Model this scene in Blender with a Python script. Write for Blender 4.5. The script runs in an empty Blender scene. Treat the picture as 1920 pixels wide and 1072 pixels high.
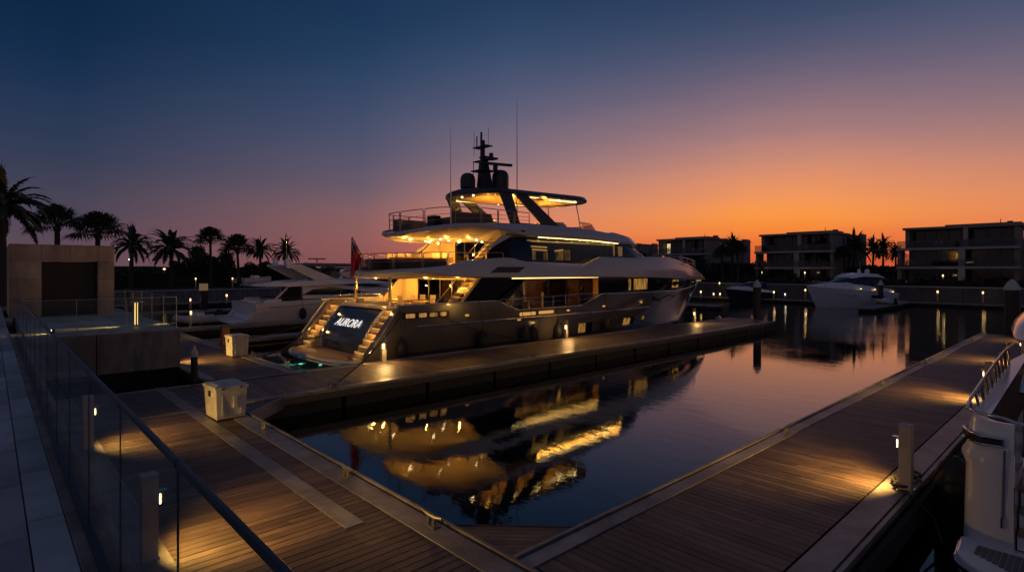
import bpy, math, random
from mathutils import Vector, Matrix
random.seed(7)
S = bpy.context.scene
COL = S.collection
# ------------------------------------------------------------------ camera
YAW = math.radians(47)            # the piers run along +X, the camera looks 47 degrees off them
ZC = 4.1                          # eye height over the water
cam = bpy.data.cameras.new('camera')
cam.sensor_width = 36.0
cam.lens = 36.0 * 1050 / 1920
cam.shift_y = -30 / 1920
cam.clip_start = 0.05
cam.clip_end = 3000
co = bpy.data.objects.new('camera', cam)
co.location = (0, 0, ZC)
co.rotation_euler = (math.radians(90), 0, YAW - math.radians(90))
COL.objects.link(co)
S.camera = co
S.view_settings.view_transform = 'Standard'
S.view_settings.look = 'None'
S.view_settings.exposure = 0.0
S.view_settings.gamma = 1.0
S.cycles.max_bounces = 6
S.cycles.diffuse_bounces = 3
S.cycles.glossy_bounces = 4
S.cycles.transparent_max_bounces = 12
S.cycles.sample_clamp_indirect = 4.0
S.cycles.use_denoising = True


def lin(c, a=1.0):
    o = []
    for x in c:
        x /= 255.0
        o.append(x / 12.92 if x <= 0.04045 else ((x + 0.055) / 1.055) ** 2.4)
    return tuple(o) + (a,)


# ------------------------------------------------------------------ world: dusk sky, glow at one compass point
W = bpy.data.worlds.new('World')
S.world = W
W.use_nodes = True
nt = W.node_tree
N, L = nt.nodes, nt.links
N.clear()


def nd(t, **k):
    n = N.new(t)
    for a, b in k.items():
        setattr(n, a, b)
    return n


out = nd('ShaderNodeOutputWorld')
bg = nd('ShaderNodeBackground')
tc = nd('ShaderNodeTexCoord')
sep = nd('ShaderNodeSeparateXYZ')
L.new(tc.outputs['Generated'], sep.inputs[0])


def mth(op, a, b=None, clamp=False):
    n = nd('ShaderNodeMath', operation=op)
    n.use_clamp = clamp
    for i, q in enumerate((a, b)):
        if q is None:
            continue
        if isinstance(q, (int, float)):
            n.inputs[i].default_value = q
        else:
            L.new(q, n.inputs[i])
    return n.outputs[0]


el = mth('MULTIPLY', mth('ARCSINE', sep.outputs[2]), 57.2958)
SAZ = math.radians(47 - 26)       # compass direction of the afterglow
hl = mth('SQRT', mth('ADD', mth('MULTIPLY', sep.outputs[0], sep.outputs[0]), mth('MULTIPLY', sep.outputs[1], sep.outputs[1])))
dt = mth('ADD', mth('MULTIPLY', sep.outputs[0], math.cos(SAZ)), mth('MULTIPLY', sep.outputs[1], math.sin(SAZ)))
off = mth('MULTIPLY', mth('ARCCOSINE', mth('MINIMUM', mth('DIVIDE', dt, mth('MAXIMUM', hl, 0.001)), 1.0)), 57.2958)
mp = nd('ShaderNodeMapping')
mp.inputs['Scale'].default_value = (3, 3, 26)
L.new(tc.outputs['Generated'], mp.inputs[0])
nz = nd('ShaderNodeTexNoise')
nz.inputs['Scale'].default_value = 1.6
nz.inputs['Detail'].default_value = 4
L.new(mp.outputs[0], nz.inputs[0])
el2 = mth('ADD', el, mth('MULTIPLY', mth('SUBTRACT', nz.outputs[0], 0.5), 1.0))
ef = mth('DIVIDE', el2, 60.0, True)


def ramp(stops):
    r = nd('ShaderNodeValToRGB')
    e = r.color_ramp.elements
    for i, (p, c) in enumerate(stops):
        if i < 2:
            q = e[i]
            q.position = p / 60.0
        else:
            q = e.new(p / 60.0)
        q.color = lin(c)
    r.color_ramp.interpolation = 'B_SPLINE'
    L.new(ef, r.inputs[0])
    return r.outputs[0]


ZEN = (60, 64, 82)  # overhead sky, out of view, brightened for more ambient light
RA = ramp([(0, (196, 80, 48)), (2.4, (234, 110, 54)), (4.6, (255, 156, 62)), (6.8, (240, 150, 92)), (9.3, (214, 142, 114)), (12.5, (164, 124, 125)), (17, (108, 98, 120)), (21, (66, 78, 108)), (24.5, (48, 66, 96)), (40, (28, 46, 80)), (60, ZEN)])
RB = ramp([(0, (200, 80, 60)), (2.4, (226, 114, 80)), (5.0, (216, 132, 104)), (8, (178, 126, 119)), (11, (134, 113, 122)), (16, (92, 94, 122)), (21, (54, 76, 108)), (25.7, (36, 60, 92)), (40, (24, 44, 78)), (60, ZEN)])
RB2 = ramp([(0, (134, 80, 82)), (2.8, (148, 92, 88)), (6, (130, 97, 101)), (8.5, (104, 90, 106)), (13, (74, 82, 110)), (19, (38, 65, 98)), (24, (27, 53, 86)), (40, (22, 42, 76)), (60, ZEN)])
RC = ramp([(0, (98, 74, 84)), (2.4, (91, 73, 87)), (4.8, (78, 71, 87)), (8.6, (54, 62, 86)), (12.7, (36, 55, 84)), (16.6, (20, 46, 78)), (21, (10, 37, 64)), (40, (18, 40, 72)), (60, ZEN)])
RD = ramp([(0, (84, 71, 77)), (10, (84, 75, 84)), (25, (76, 74, 90)), (40, (68, 70, 90)), (60, ZEN)])  # unseen sky behind the camera, brightened to lift light on the decks


def mixc(a, b, lo, hi):
    mr = nd('ShaderNodeMapRange')
    mr.inputs['From Min'].default_value = lo
    mr.inputs['From Max'].default_value = hi
    L.new(off, mr.inputs[0])
    m = nd('ShaderNodeMix', data_type='RGBA')
    L.new(mr.outputs[0], m.inputs['Factor'])
    L.new(a, m.inputs[6])
    L.new(b, m.inputs[7])
    return m.outputs[2]


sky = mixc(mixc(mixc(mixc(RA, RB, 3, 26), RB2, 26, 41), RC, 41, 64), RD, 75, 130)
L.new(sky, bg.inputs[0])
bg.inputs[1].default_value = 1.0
L.new(bg.outputs[0], out.inputs[0])

# the last warm light of the sun that has just set
sl = bpy.data.lights.new('sun', 'SUN')
sl.energy = 0.015
sl.angle = math.radians(25)
sl.color = (1, 0.5, 0.3)
so = bpy.data.objects.new('sun', sl)
so.rotation_euler = (math.radians(87), 0, SAZ - math.radians(90) + math.pi)
COL.objects.link(so)

# ------------------------------------------------------------------ materials
MATS = {}


def mat(name, col, rough=0.5, metal=0.0, var=0.12, nscale=3.0, bump=0.0, bscale=30.0, spec=0.5, coat=0.0, island=0.0, stretch=None, stain=None):
    if name in MATS:
        return MATS[name]
    m = bpy.data.materials.new(name)
    m.use_nodes = True
    t = m.node_tree
    b = t.nodes['Principled BSDF']
    b.inputs['Roughness'].default_value = rough
    b.inputs['Metallic'].default_value = metal
    b.inputs['Specular IOR Level'].default_value = spec
    b.inputs['Coat Weight'].default_value = coat
    c = t.nodes.new('ShaderNodeTexCoord')
    mpn = t.nodes.new('ShaderNodeMapping')
    t.links.new(c.outputs['Object'], mpn.inputs[0])
    if stretch:
        mpn.inputs['Scale'].default_value = stretch
    n = t.nodes.new('ShaderNodeTexNoise')
    n.inputs['Scale'].default_value = nscale
    n.inputs['Detail'].default_value = 5
    t.links.new(mpn.outputs[0], n.inputs[0])
    mx = t.nodes.new('ShaderNodeMapRange')
    mx.inputs['From Min'].default_value = 0.25
    mx.inputs['From Max'].default_value = 0.75
    mx.inputs['To Min'].default_value = 1 - var
    mx.inputs['To Max'].default_value = 1 + var
    t.links.new(n.outputs[0], mx.inputs[0])
    fac = mx.outputs[0]
    if island:
        g = t.nodes.new('ShaderNodeNewGeometry')
        m2 = t.nodes.new('ShaderNodeMapRange')
        m2.inputs['To Min'].default_value = 1 - island
        m2.inputs['To Max'].default_value = 1 + island
        t.links.new(g.outputs['Random Per Island'], m2.inputs[0])
        mm = t.nodes.new('ShaderNodeMath')
        mm.operation = 'MULTIPLY'
        t.links.new(fac, mm.inputs[0])
        t.links.new(m2.outputs[0], mm.inputs[1])
        fac = mm.outputs[0]
    if stain:
        ms = t.nodes.new('ShaderNodeMapping')
        ms.inputs['Scale'].default_value = stain[0]
        t.links.new(c.outputs['Object'], ms.inputs[0])
        ns = t.nodes.new('ShaderNodeTexNoise')
        ns.inputs['Scale'].default_value = 1.0
        ns.inputs['Detail'].default_value = 7
        ns.inputs['Roughness'].default_value = 0.65
        t.links.new(ms.outputs[0], ns.inputs[0])
        m4 = t.nodes.new('ShaderNodeMapRange')
        m4.inputs['From Min'].default_value = 0.36
        m4.inputs['From Max'].default_value = 0.60
        m4.inputs['To Min'].default_value = 1 - stain[1]
        m4.inputs['To Max'].default_value = 1.08
        t.links.new(ns.outputs[0], m4.inputs[0])
        m5 = t.nodes.new('ShaderNodeMath')
        m5.operation = 'MULTIPLY'
        t.links.new(fac, m5.inputs[0])
        t.links.new(m4.outputs[0], m5.inputs[1])
        fac = m5.outputs[0]
    vm = t.nodes.new('ShaderNodeVectorMath')
    vm.operation = 'SCALE'
    vm.inputs[0].default_value = col[:3]
    t.links.new(fac, vm.inputs['Scale'])
    t.links.new(vm.outputs[0], b.inputs['Base Color'])
    rr = t.nodes.new('ShaderNodeMapRange')
    rr.inputs['To Min'].default_value = max(0.02, rough * 0.8)
    rr.inputs['To Max'].default_value = min(1, rough * 1.25)
    t.links.new(n.outputs[0], rr.inputs[0])
    t.links.new(rr.outputs[0], b.inputs['Roughness'])
    if bump:
        n2 = t.nodes.new('ShaderNodeTexNoise')
        n2.inputs['Scale'].default_value = bscale
        n2.inputs['Detail'].default_value = 4
        t.links.new(mpn.outputs[0], n2.inputs[0])
        bp = t.nodes.new('ShaderNodeBump')
        bp.inputs['Strength'].default_value = bump
        bp.inputs['Distance'].default_value = 0.01
        t.links.new(n2.outputs[0], bp.inputs['Height'])
        t.links.new(bp.outputs[0], b.inputs['Normal'])
    MATS[name] = m
    return m


def emi(name, col, s, curtain=False):
    if name in MATS:
        return MATS[name]
    m = bpy.data.materials.new(name)
    m.use_nodes = True
    t = m.node_tree
    t.nodes.clear()
    o = t.nodes.new('ShaderNodeOutputMaterial')
    e = t.nodes.new('ShaderNodeEmission')
    e.inputs[0].default_value = tuple(col) + (1,)
    e.inputs[1].default_value = s
    if curtain:
        c = t.nodes.new('ShaderNodeTexCoord')
        mpn = t.nodes.new('ShaderNodeMapping')
        mpn.inputs['Scale'].default_value = (1, 1, 0.25)
        t.links.new(c.outputs['Object'], mpn.inputs[0])
        n = t.nodes.new('ShaderNodeTexNoise')
        n.inputs['Scale'].default_value = 6
        n.inputs['Detail'].default_value = 3
        t.links.new(mpn.outputs[0], n.inputs[0])
        r = t.nodes.new('ShaderNodeMapRange')
        r.inputs['From Min'].default_value = 0.35
        r.inputs['From Max'].default_value = 0.65
        r.inputs['To Min'].default_value = s * 0.25
        r.inputs['To Max'].default_value = s * 1.3
        t.links.new(n.outputs[0], r.inputs[0])
        t.links.new(r.outputs[0], e.inputs[1])
    t.links.new(e.outputs[0], o.inputs[0])
    MATS[name] = m
    return m


def glassmat(name, tint, ior=1.45, rough=0.0, film=0.0, gloss=0.5):
    """thin pane: mirror by angle, the rest passes through with a tint"""
    if name in MATS:
        return MATS[name]
    m = bpy.data.materials.new(name)
    m.use_nodes = True
    t = m.node_tree
    t.nodes.clear()
    o = t.nodes.new('ShaderNodeOutputMaterial')
    # mirror share rises from f0 face-on towards a glancing view (same from both sides of the pane)
    f0 = ((ior - 1) / (ior + 1)) ** 2
    lw = t.nodes.new('ShaderNodeLayerWeight')
    lw.inputs[0].default_value = 0.5
    pw = t.nodes.new('ShaderNodeMath')
    pw.operation = 'POWER'
    pw.inputs[1].default_value = 5.0
    t.links.new(lw.outputs['Facing'], pw.inputs[0])
    f = t.nodes.new('ShaderNodeMath')
    f.operation = 'MULTIPLY_ADD'
    f.inputs[1].default_value = gloss
    f.inputs[2].default_value = f0
    t.links.new(pw.outputs[0], f.inputs[0])
    tr = t.nodes.new('ShaderNodeBsdfTransparent')
    tr.inputs[0].default_value = tuple(tint) + (1,)
    g = t.nodes.new('ShaderNodeBsdfGlossy')
    g.inputs['Roughness'].default_value = rough
    g.inputs[0].default_value = (0.9, 0.95, 1, 1)
    mx = t.nodes.new('ShaderNodeMixShader')
    t.links.new(f.outputs[0], mx.inputs[0])
    t.links.new(tr.outputs[0], mx.inputs[1])
    t.links.new(g.outputs[0], mx.inputs[2])
    last = mx
    if film:
        d = t.nodes.new('ShaderNodeBsdfDiffuse')
        d.inputs[0].default_value = (0.5, 0.52, 0.5, 1)
        c = t.nodes.new('ShaderNodeTexCoord')
        n = t.nodes.new('ShaderNodeTexNoise')
        n.inputs['Scale'].default_value = 2.5
        n.inputs['Detail'].default_value = 6
        t.links.new(c.outputs['Object'], n.inputs[0])
        mm = t.nodes.new('ShaderNodeMath')
        mm.operation = 'MULTIPLY'
        mm.inputs[1].default_value = film * 2
        t.links.new(n.outputs[0], mm.inputs[0])
        m3 = t.nodes.new('ShaderNodeMixShader')
        t.links.new(mm.outputs[0], m3.inputs[0])
        t.links.new(mx.outputs[0], m3.inputs[1])
        t.links.new(d.outputs[0], m3.inputs[2])
        last = m3
    t.links.new(last.outputs[0], o.inputs[0])
    MATS[name] = m
    return m


WARM = (1.0, 0.60, 0.20)
AMB = (1.0, 0.44, 0.055)
wood_x = mat('ipe_boards_across', (0.104, 0.066, 0.049), 0.5, var=0.42, nscale=2.2, bump=0.35, bscale=18, island=0.42, stain=((0.8, 0.8, 0.8), 0.45), stretch=(9, 0.7, 9))
wood_y = mat('ipe_boards_along', (0.104, 0.066, 0.049), 0.5, var=0.42, nscale=2.2, bump=0.35, bscale=18, island=0.42, stain=((0.8, 0.8, 0.8), 0.45), stretch=(0.7, 9, 9))
trim_m = mat('weathered_aluminium', (0.27, 0.24, 0.22), 0.42, metal=0.35, var=0.18, nscale=5, bump=0.2, bscale=40, stain=((1.2, 1.2, 1.2), 0.5))
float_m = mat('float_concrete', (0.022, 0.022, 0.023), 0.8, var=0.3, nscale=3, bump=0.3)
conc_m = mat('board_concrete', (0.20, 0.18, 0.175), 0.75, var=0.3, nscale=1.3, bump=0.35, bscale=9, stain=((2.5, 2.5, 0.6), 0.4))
quay_m = mat('quay_concrete', (0.12, 0.112, 0.11), 0.8, var=0.2, nscale=0.7, bump=0.3, stain=((0.5, 0.5, 0.5), 0.3))
pave_m = mat('grey_stone_paving', (0.34, 0.36, 0.39), 0.5, var=0.3, nscale=1.6, bump=0.5, bscale=9, island=0.28)
stone_m = mat('sandstone_cladding', (0.36, 0.29, 0.23), 0.75, var=0.2, nscale=1.8, bump=0.4, bscale=14, island=0.14, stain=((1.6, 1.6, 0.35), 0.35))
dark_m = mat('dark_opening', (0.02, 0.018, 0.016), 0.6)
steel_m = mat('polished_steel', (0.62, 0.62, 0.62), 0.16, metal=1.0, var=0.05)
dsteel_m = mat('dark_anodised_metal', (0.05, 0.055, 0.06), 0.35, metal=0.7)
post_m = mat('painted_post', (0.44, 0.40, 0.34), 0.5, var=0.1, nscale=6, bump=0.08)
white_m = mat('white_gelcoat', (0.78, 0.78, 0.78), 0.16, var=0.03, nscale=1.2, coat=0.5)
yw_m = mat('yacht_white_paint', (0.52, 0.52, 0.56), 0.22, var=0.05, nscale=0.7, coat=0.35)
ceil_m = mat('yacht_ceiling_paint', (0.66, 0.56, 0.42), 0.45, var=0.04)
hull_m = mat('bronze_grey_hull_paint', (0.15, 0.125, 0.105), 0.15, metal=0.3, var=0.08, nscale=0.6, coat=0.6)
boot_m = mat('dark_bottom_paint', (0.03, 0.035, 0.05), 0.4)
navy_m = mat('dark_blue_gloss_paint', (0.035, 0.055, 0.11), 0.16, var=0.06, coat=0.5)
bglass_m = mat('black_glass', (0.008, 0.011, 0.016), 0.06, var=0.05, spec=0.6)
teak_m = mat('teak_deck', (0.34, 0.20, 0.10), 0.5, var=0.2, nscale=4, stretch=(1, 8, 8), bump=0.1)
cush_m = mat('brown_cushion', (0.16, 0.11, 0.08), 0.85, var=0.12, nscale=9, bump=0.2)
ccush_m = mat('cream_cushion', (0.62, 0.54, 0.44), 0.8, var=0.06, nscale=9, bump=0.15)
rub_m = mat('black_rubber', (0.012, 0.012, 0.012), 0.55, bump=0.2)
rope_m = mat('dark_rope', (0.03, 0.027, 0.025), 0.8, bump=0.6, bscale=200)
iwood_m = mat('interior_wood', (0.36, 0.21, 0.09), 0.4, var=0.15, nscale=3, stretch=(1, 1, 6))
chest_m = mat('cream_fibreglass', (0.47, 0.455, 0.45), 0.42, var=0.16, nscale=5, bump=0.05, stain=((3, 3, 0.8), 0.2))
trunk_m = mat('palm_trunk_bark', (0.045, 0.042, 0.038), 0.9, var=0.35, nscale=8, bump=0.8, bscale=25)
frond_m = mat('palm_frond_leaf', (0.035, 0.055, 0.025), 0.5, var=0.3, nscale=2, island=0.35)
leaf_m = mat('dark_leaf', (0.03, 0.045, 0.02), 0.55, var=0.3, nscale=1, island=0.4)
wall_m = mat('villa_render', (0.27, 0.235, 0.21), 0.8, var=0.12, nscale=0.6, bump=0.15)
slab_m = mat('villa_pale_slab', (0.38, 0.37, 0.38), 0.7, var=0.1, nscale=0.8)
vglass_m = mat('villa_glass', (0.02, 0.025, 0.035), 0.08, var=0.1, spec=0.7)
seabed_m = mat('harbour_silt', (0.05, 0.075, 0.06), 0.95, var=0.3, nscale=0.5)
soil_m = mat('planted_ground', (0.03, 0.035, 0.02), 0.95, var=0.3, nscale=0.4)
pile_m = mat('black_pile_coating', (0.018, 0.018, 0.02), 0.5, bump=0.2)
red_m = mat('red_flag_cloth', (0.42, 0.015, 0.02), 0.75, var=0.12, nscale=6)
fnavy_m = mat('blue_flag_cloth', (0.02, 0.03, 0.12), 0.75)
fwhite_m = mat('white_flag_cloth', (0.6, 0.6, 0.6), 0.75)
canvas_m = mat('grey_canvas', (0.16, 0.17, 0.19), 0.8, var=0.15, bump=0.2)
tglass = glassmat('balustrade_glass', (0.90, 0.93, 0.89), 1.3, 0.0, film=0.010, gloss=0.25)
sglass = glassmat('tinted_cabin_glass', (0.55, 0.50, 0.42), 1.45)
e_led = emi('led_strip', (1.0, 0.66, 0.22), 3.2)
e_spot = emi('downlight', (1.0, 0.74, 0.36), 14)
e_name = emi('lit_letters', (1.0, 0.93, 0.86), 0.95)
e_win = emi('lit_curtain', (1.0, 0.47, 0.10), 0.30, curtain=True)
e_slot = emi('lit_slot', (1.0, 0.48, 0.12), 0.6)
e_slot2 = emi('dim_lit_slot', (1.0, 0.48, 0.12), 0.42, curtain=True)
e_dim = emi('dim_cabin_light', (1.0, 0.55, 0.2), 0.09, curtain=True)
e_bulb = emi('lantern_bulb', (1.0, 0.70, 0.28), 9)
e_far = emi('far_lamp', (1.0, 0.62, 0.24), 3.2)
e_cool = emi('cool_far_lamp', (0.85, 0.95, 1.0), 1.8)


# ------------------------------------------------------------------ mesh builder
class MB:
    def __init__(s):
        s.v, s.f = [], []

    def add(s, vs, fs):
        o = len(s.v)
        s.v += [tuple(p) for p in vs]
        s.f += [tuple(i + o for i in q) for q in fs]
        return s

    def box(s, x0, x1, y0, y1, z0, z1, rz=0.0, piv=None):
        vs = [(x, y, z) for z in (z0, z1) for x, y in ((x0, y0), (x1, y0), (x1, y1), (x0, y1))]
        if rz:
            cx, cy = piv or ((x0 + x1) / 2, (y0 + y1) / 2)
            c, q = math.cos(rz), math.sin(rz)
            vs = [(cx + (x - cx) * c - (y - cy) * q, cy + (x - cx) * q + (y - cy) * c, z) for x, y, z in vs]
        return s.add(vs, [(3, 2, 1, 0), (4, 5, 6, 7), (0, 1, 5, 4), (1, 2, 6, 5), (2, 3, 7, 6), (3, 0, 4, 7)])

    def prism_xz(s, poly, y0, y1):
        n = len(poly)
        vs = [(x, y0, z) for x, z in poly] + [(x, y1, z) for x, z in poly]
        fs = [tuple(range(n)), tuple(range(2 * n - 1, n - 1, -1))]
        fs += [(i, i + n, (i + 1) % n + n, (i + 1) % n) for i in range(n)]
        return s.add(vs, fs)

    def prism_xy(s, poly, z0, z1):
        n = len(poly)
        vs = [(x, y, z0) for x, y in poly] + [(x, y, z1) for x, y in poly]
        fs = [tuple(range(n - 1, -1, -1)), tuple(range(n, 2 * n))]
        fs += [(i, (i + 1) % n, (i + 1) % n + n, i + n) for i in range(n)]
        return s.add(vs, fs)

    def tube(s, pts, r, n=6, closed=False):
        P = [Vector(p) for p in pts]
        m = len(P)
        vs = []
        for i, p in enumerate(P):
            a = P[(i - 1) % m] if (closed or i) else p
            b = P[(i + 1) % m] if (closed or i < m - 1) else p
            d = (b - a).normalized()
            up = Vector((0, 0, 1)) if abs(d.z) < 0.95 else Vector((1, 0, 0))
            e = d.cross(up).normalized()
            g = e.cross(d)
            rr = r[i] if isinstance(r, (list, tuple)) else r
            for k in range(n):
                t = 2 * math.pi * k / n
                vs.append(p + e * (rr * math.cos(t)) + g * (rr * math.sin(t)))
        fs = []
        for i in range(m if closed else m - 1):
            j = (i + 1) % m
            for k in range(n):
                fs.append((i * n + k, i * n + (k + 1) % n, j * n + (k + 1) % n, j * n + k))
        if not closed:
            fs += [tuple(range(n - 1, -1, -1)), tuple(range((m - 1) * n, m * n))]
        return s.add(vs, fs)

    def lathe(s, cx, cy, prof, n=16):
        vs = []
        for r, z in prof:
            for k in range(n):
                t = 2 * math.pi * k / n
                vs.append((cx + r * math.cos(t), cy + r * math.sin(t), z))
        fs = []
        for i in range(len(prof) - 1):
            for k in range(n):
                fs.append((i * n + k, i * n + (k + 1) % n, (i + 1) * n + (k + 1) % n, (i + 1) * n + k))
        fs += [tuple(range(n - 1, -1, -1)), tuple(range((len(prof) - 1) * n, len(prof) * n))]
        return s.add(vs, fs)

    def loft(s, rings, closed=True, cap0=False, cap1=False):
        n = len(rings[0])
        vs = [p for r in rings for p in r]
        fs = []
        for i in range(len(rings) - 1):
            for k in range(n if closed else n - 1):
                fs.append((i * n + k, i * n + (k + 1) % n, (i + 1) * n + (k + 1) % n, (i + 1) * n + k))
        if cap0:
            fs.append(tuple(range(n - 1, -1, -1)))
        if cap1:
            fs.append(tuple(range((len(rings) - 1) * n, len(rings) * n)))
        return s.add(vs, fs)

    def build(s, name, m, parent=None, smooth=None, bevel=0.0, rot=None, solid=0.0):
        me = bpy.data.meshes.new(name)
        o_ = ORIG.get(parent.name if parent else None, (0, 0, 0))
        me.from_pydata([(a - o_[0], b - o_[1], c - o_[2]) for a, b, c in s.v], [], s.f)
        me.validate()
        me.update()
        me.materials.append(m)
        if smooth:
            for p in me.polygons:
                p.use_smooth = True
            me.set_sharp_from_angle(angle=math.radians(smooth))
        o = bpy.data.objects.new(name, me)
        COL.objects.link(o)
        if parent:
            o.parent = parent
            ORIG[o.name] = o_
        if solid:
            md = o.modifiers.new('solid', 'SOLIDIFY')
            md.thickness = solid
        if bevel:
            md = o.modifiers.new('bevel', 'BEVEL')
            md.width = bevel
            md.segments = 2
            md.limit_method = 'ANGLE'
            md.angle_limit = math.radians(40)
        return o


ORIG = {}


def thing(name, label, cat, loc=(0, 0, 0), group=None, local=False, rz=0.0):
    o = bpy.data.objects.new(name, None)
    o.empty_display_size = 0.3
    o.location = loc
    o.rotation_euler = (0, 0, rz)
    COL.objects.link(o)
    ORIG[o.name] = (0, 0, 0) if local else tuple(loc)
    o['label'] = label
    o['category'] = cat
    if group:
        o['group'] = group
    return o


def tag(o, label, cat, group=None):
    o['label'] = label
    o['category'] = cat
    if group:
        o['group'] = group
    return o


def struct(o, kind='structure'):
    o['kind'] = kind
    return o


def lamp(kind, loc, power, col, parent=None, size=0.05, aim=None, angle=90, blend=0.6, name='light', sx=None, sy=None):
    l = bpy.data.lights.new(name, kind)
    l.energy = power
    l.color = col
    if kind == 'AREA':
        l.shape = 'RECTANGLE'
        l.size = sx
        l.size_y = sy
    else:
        l.shadow_soft_size = size
    if kind == 'SPOT':
        l.spot_size = math.radians(angle)
        l.spot_blend = blend
    o = bpy.data.objects.new(name, l)
    COL.objects.link(o)
    og = ORIG.get(parent.name, (0, 0, 0)) if parent else (0, 0, 0)
    o.location = (loc[0] - og[0], loc[1] - og[1], loc[2] - og[2])
    if aim is not None:
        o.rotation_euler = Vector(aim).to_track_quat('-Z', 'Y').to_euler()
    if parent:
        o.parent = parent
    return o


def copy_tree(o, parent=None):
    c = o.copy()
    COL.objects.link(c)
    if parent:
        c.parent = parent
    for ch in o.children:
        copy_tree(ch, c)
    return c


def lerp_table(tab, x):
    if x <= tab[0][0]:
        return tab[0][1]
    for (a, b), (c, d) in zip(tab, tab[1:]):
        if x <= c:
            return b + (d - b) * (x - a) / (c - a)
    return tab[-1][1]


def catenary(a, b, sag, n=14):
    a, b = Vector(a), Vector(b)
    return [a.lerp(b, i / n) - Vector((0, 0, sag * 4 * (i / n) * (1 - i / n))) for i in range(n + 1)]


ORD = ['first', 'second', 'third', 'fourth', 'fifth', 'sixth', 'seventh', 'eighth', 'ninth', 'tenth', 'eleventh', 'twelfth']

# ================================================================== SETTING
# water surface and the bed below it
b = MB()
b.add([(-60, -60, 0), (260, -60, 0), (260, 80, 0), (-60, 80, 0)], [(0, 1, 2, 3)])
wm = bpy.data.materials.new('harbour_water')
wm.use_nodes = True
t = wm.node_tree
t.nodes.clear()
o_ = t.nodes.new('ShaderNodeOutputMaterial')
fr = t.nodes.new('ShaderNodeFresnel')
fr.inputs[0].default_value = 1.9
tr = t.nodes.new('ShaderNodeBsdfTransparent')
tr.inputs[0].default_value = (0.22, 0.46, 0.42, 1)
gl = t.nodes.new('ShaderNodeBsdfGlossy')
gl.inputs['Roughness'].default_value = 0.015
gl.inputs[0].default_value = (1, 1, 1, 1)
mx = t.nodes.new('ShaderNodeMixShader')
tcw = t.nodes.new('ShaderNodeTexCoord')
mpw = t.nodes.new('ShaderNodeMapping')
mpw.inputs['Rotation'].default_value = (0, 0, math.radians(-47))
mpw.inputs['Scale'].default_value = (1.5, 0.55, 1)
t.links.new(tcw.outputs['Object'], mpw.inputs[0])
n1 = t.nodes.new('ShaderNodeTexNoise')
n1.inputs['Scale'].default_value = 1.5
n1.inputs['Detail'].default_value = 3
n1.inputs['Roughness'].default_value = 0.5
t.links.new(mpw.outputs[0], n1.inputs[0])
n2 = t.nodes.new('ShaderNodeTexNoise')
n2.inputs['Scale'].default_value = 11
n2.inputs['Detail'].default_value = 2
t.links.new(mpw.outputs[0], n2.inputs[0])
# breeze patches: calmer near the docks, livelier in open water
n3 = t.nodes.new('ShaderNodeTexNoise')
n3.inputs['Scale'].default_value = 0.07
n3.inputs['Detail'].default_value = 2
t.links.new(tcw.outputs['Object'], n3.inputs[0])
r3 = t.nodes.new('ShaderNodeMapRange')
r3.inputs['From Min'].default_value = 0.4
r3.inputs['From Max'].default_value = 0.62
r3.inputs['To Min'].default_value = 0.35
r3.inputs['To Max'].default_value = 1.3
t.links.new(n3.outputs[0], r3.inputs[0])
sx_ = t.nodes.new('ShaderNodeSeparateXYZ')
t.links.new(tcw.outputs['Object'], sx_.inputs[0])
rx = t.nodes.new('ShaderNodeMapRange')
rx.inputs['From Min'].default_value = 26
rx.inputs['From Max'].default_value = 44
rx.inputs['To Min'].default_value = 0.55
rx.inputs['To Max'].default_value = 1.8
t.links.new(sx_.outputs[0], rx.inputs[0])


def wmath(op, a, bb):
    n = t.nodes.new('ShaderNodeMath')
    n.operation = op
    for i, q in enumerate((a, bb)):
        if isinstance(q, (int, float)):
            n.inputs[i].default_value = q
        else:
            t.links.new(q, n.inputs[i])
    return n.outputs[0]


hsum = wmath('ADD', n1.outputs[0], wmath('MULTIPLY', n2.outputs[0], 0.26))
hh = wmath('MULTIPLY', hsum, wmath('MULTIPLY', r3.outputs[0], rx.outputs[0]))
bw = t.nodes.new('ShaderNodeBump')
bw.inputs['Strength'].default_value = 1.0
bw.inputs['Distance'].default_value = 0.0075
t.links.new(hh, bw.inputs['Height'])
t.links.new(bw.outputs[0], gl.inputs['Normal'])
t.links.new(bw.outputs[0], fr.inputs['Normal'])
t.links.new(fr.outputs[0], mx.inputs[0])
t.links.new(tr.outputs[0], mx.inputs[1])
t.links.new(gl.outputs[0], mx.inputs[2])
t.links.new(mx.outputs[0], o_.inputs[0])
struct(b.build('water', wm))
b = MB()
b.add([(-60, -60, -1.35), (260, -60, -1.35), (260, 80, -1.35), (-60, 80, -1.35)], [(0, 1, 2, 3)])
struct(b.build('seabed', seabed_m))

# silty water behind the yacht stern, where the underwater lamps show as beams
vm_ = bpy.data.materials.new('silty_water')
vm_.use_nodes = True
vt = vm_.node_tree
vt.nodes.clear()
vo = vt.nodes.new('ShaderNodeOutputMaterial')
vs_ = vt.nodes.new('ShaderNodeVolumeScatter')
vs_.inputs['Color'].default_value = (0.45, 0.85, 0.7, 1)
vs_.inputs['Density'].default_value = 0.55
vt.links.new(vs_.outputs[0], vo.inputs['Volume'])
o = MB().box(7.9, 11.2, 20.2, 30.0, -1.3, -0.03).build('silty_water', vm_)
o['kind'] = 'stuff'

# land behind the two quays, one sheet out to the horizon
b = MB()
Q = 84.0
b.add([(-60, 80.6, 1.55), (Q, 80.6, 1.55), (Q, -60, 1.55), (1500, -60, 1.55), (1500, 1500, 1.55), (-60, 1500, 1.55), (Q, 1500, 1.55), (1500, 80.6, 1.55)],
      [(0, 1, 6, 5), (2, 3, 7, 1), (1, 7, 4, 6)])
struct(b.build('ground', soil_m))

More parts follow.
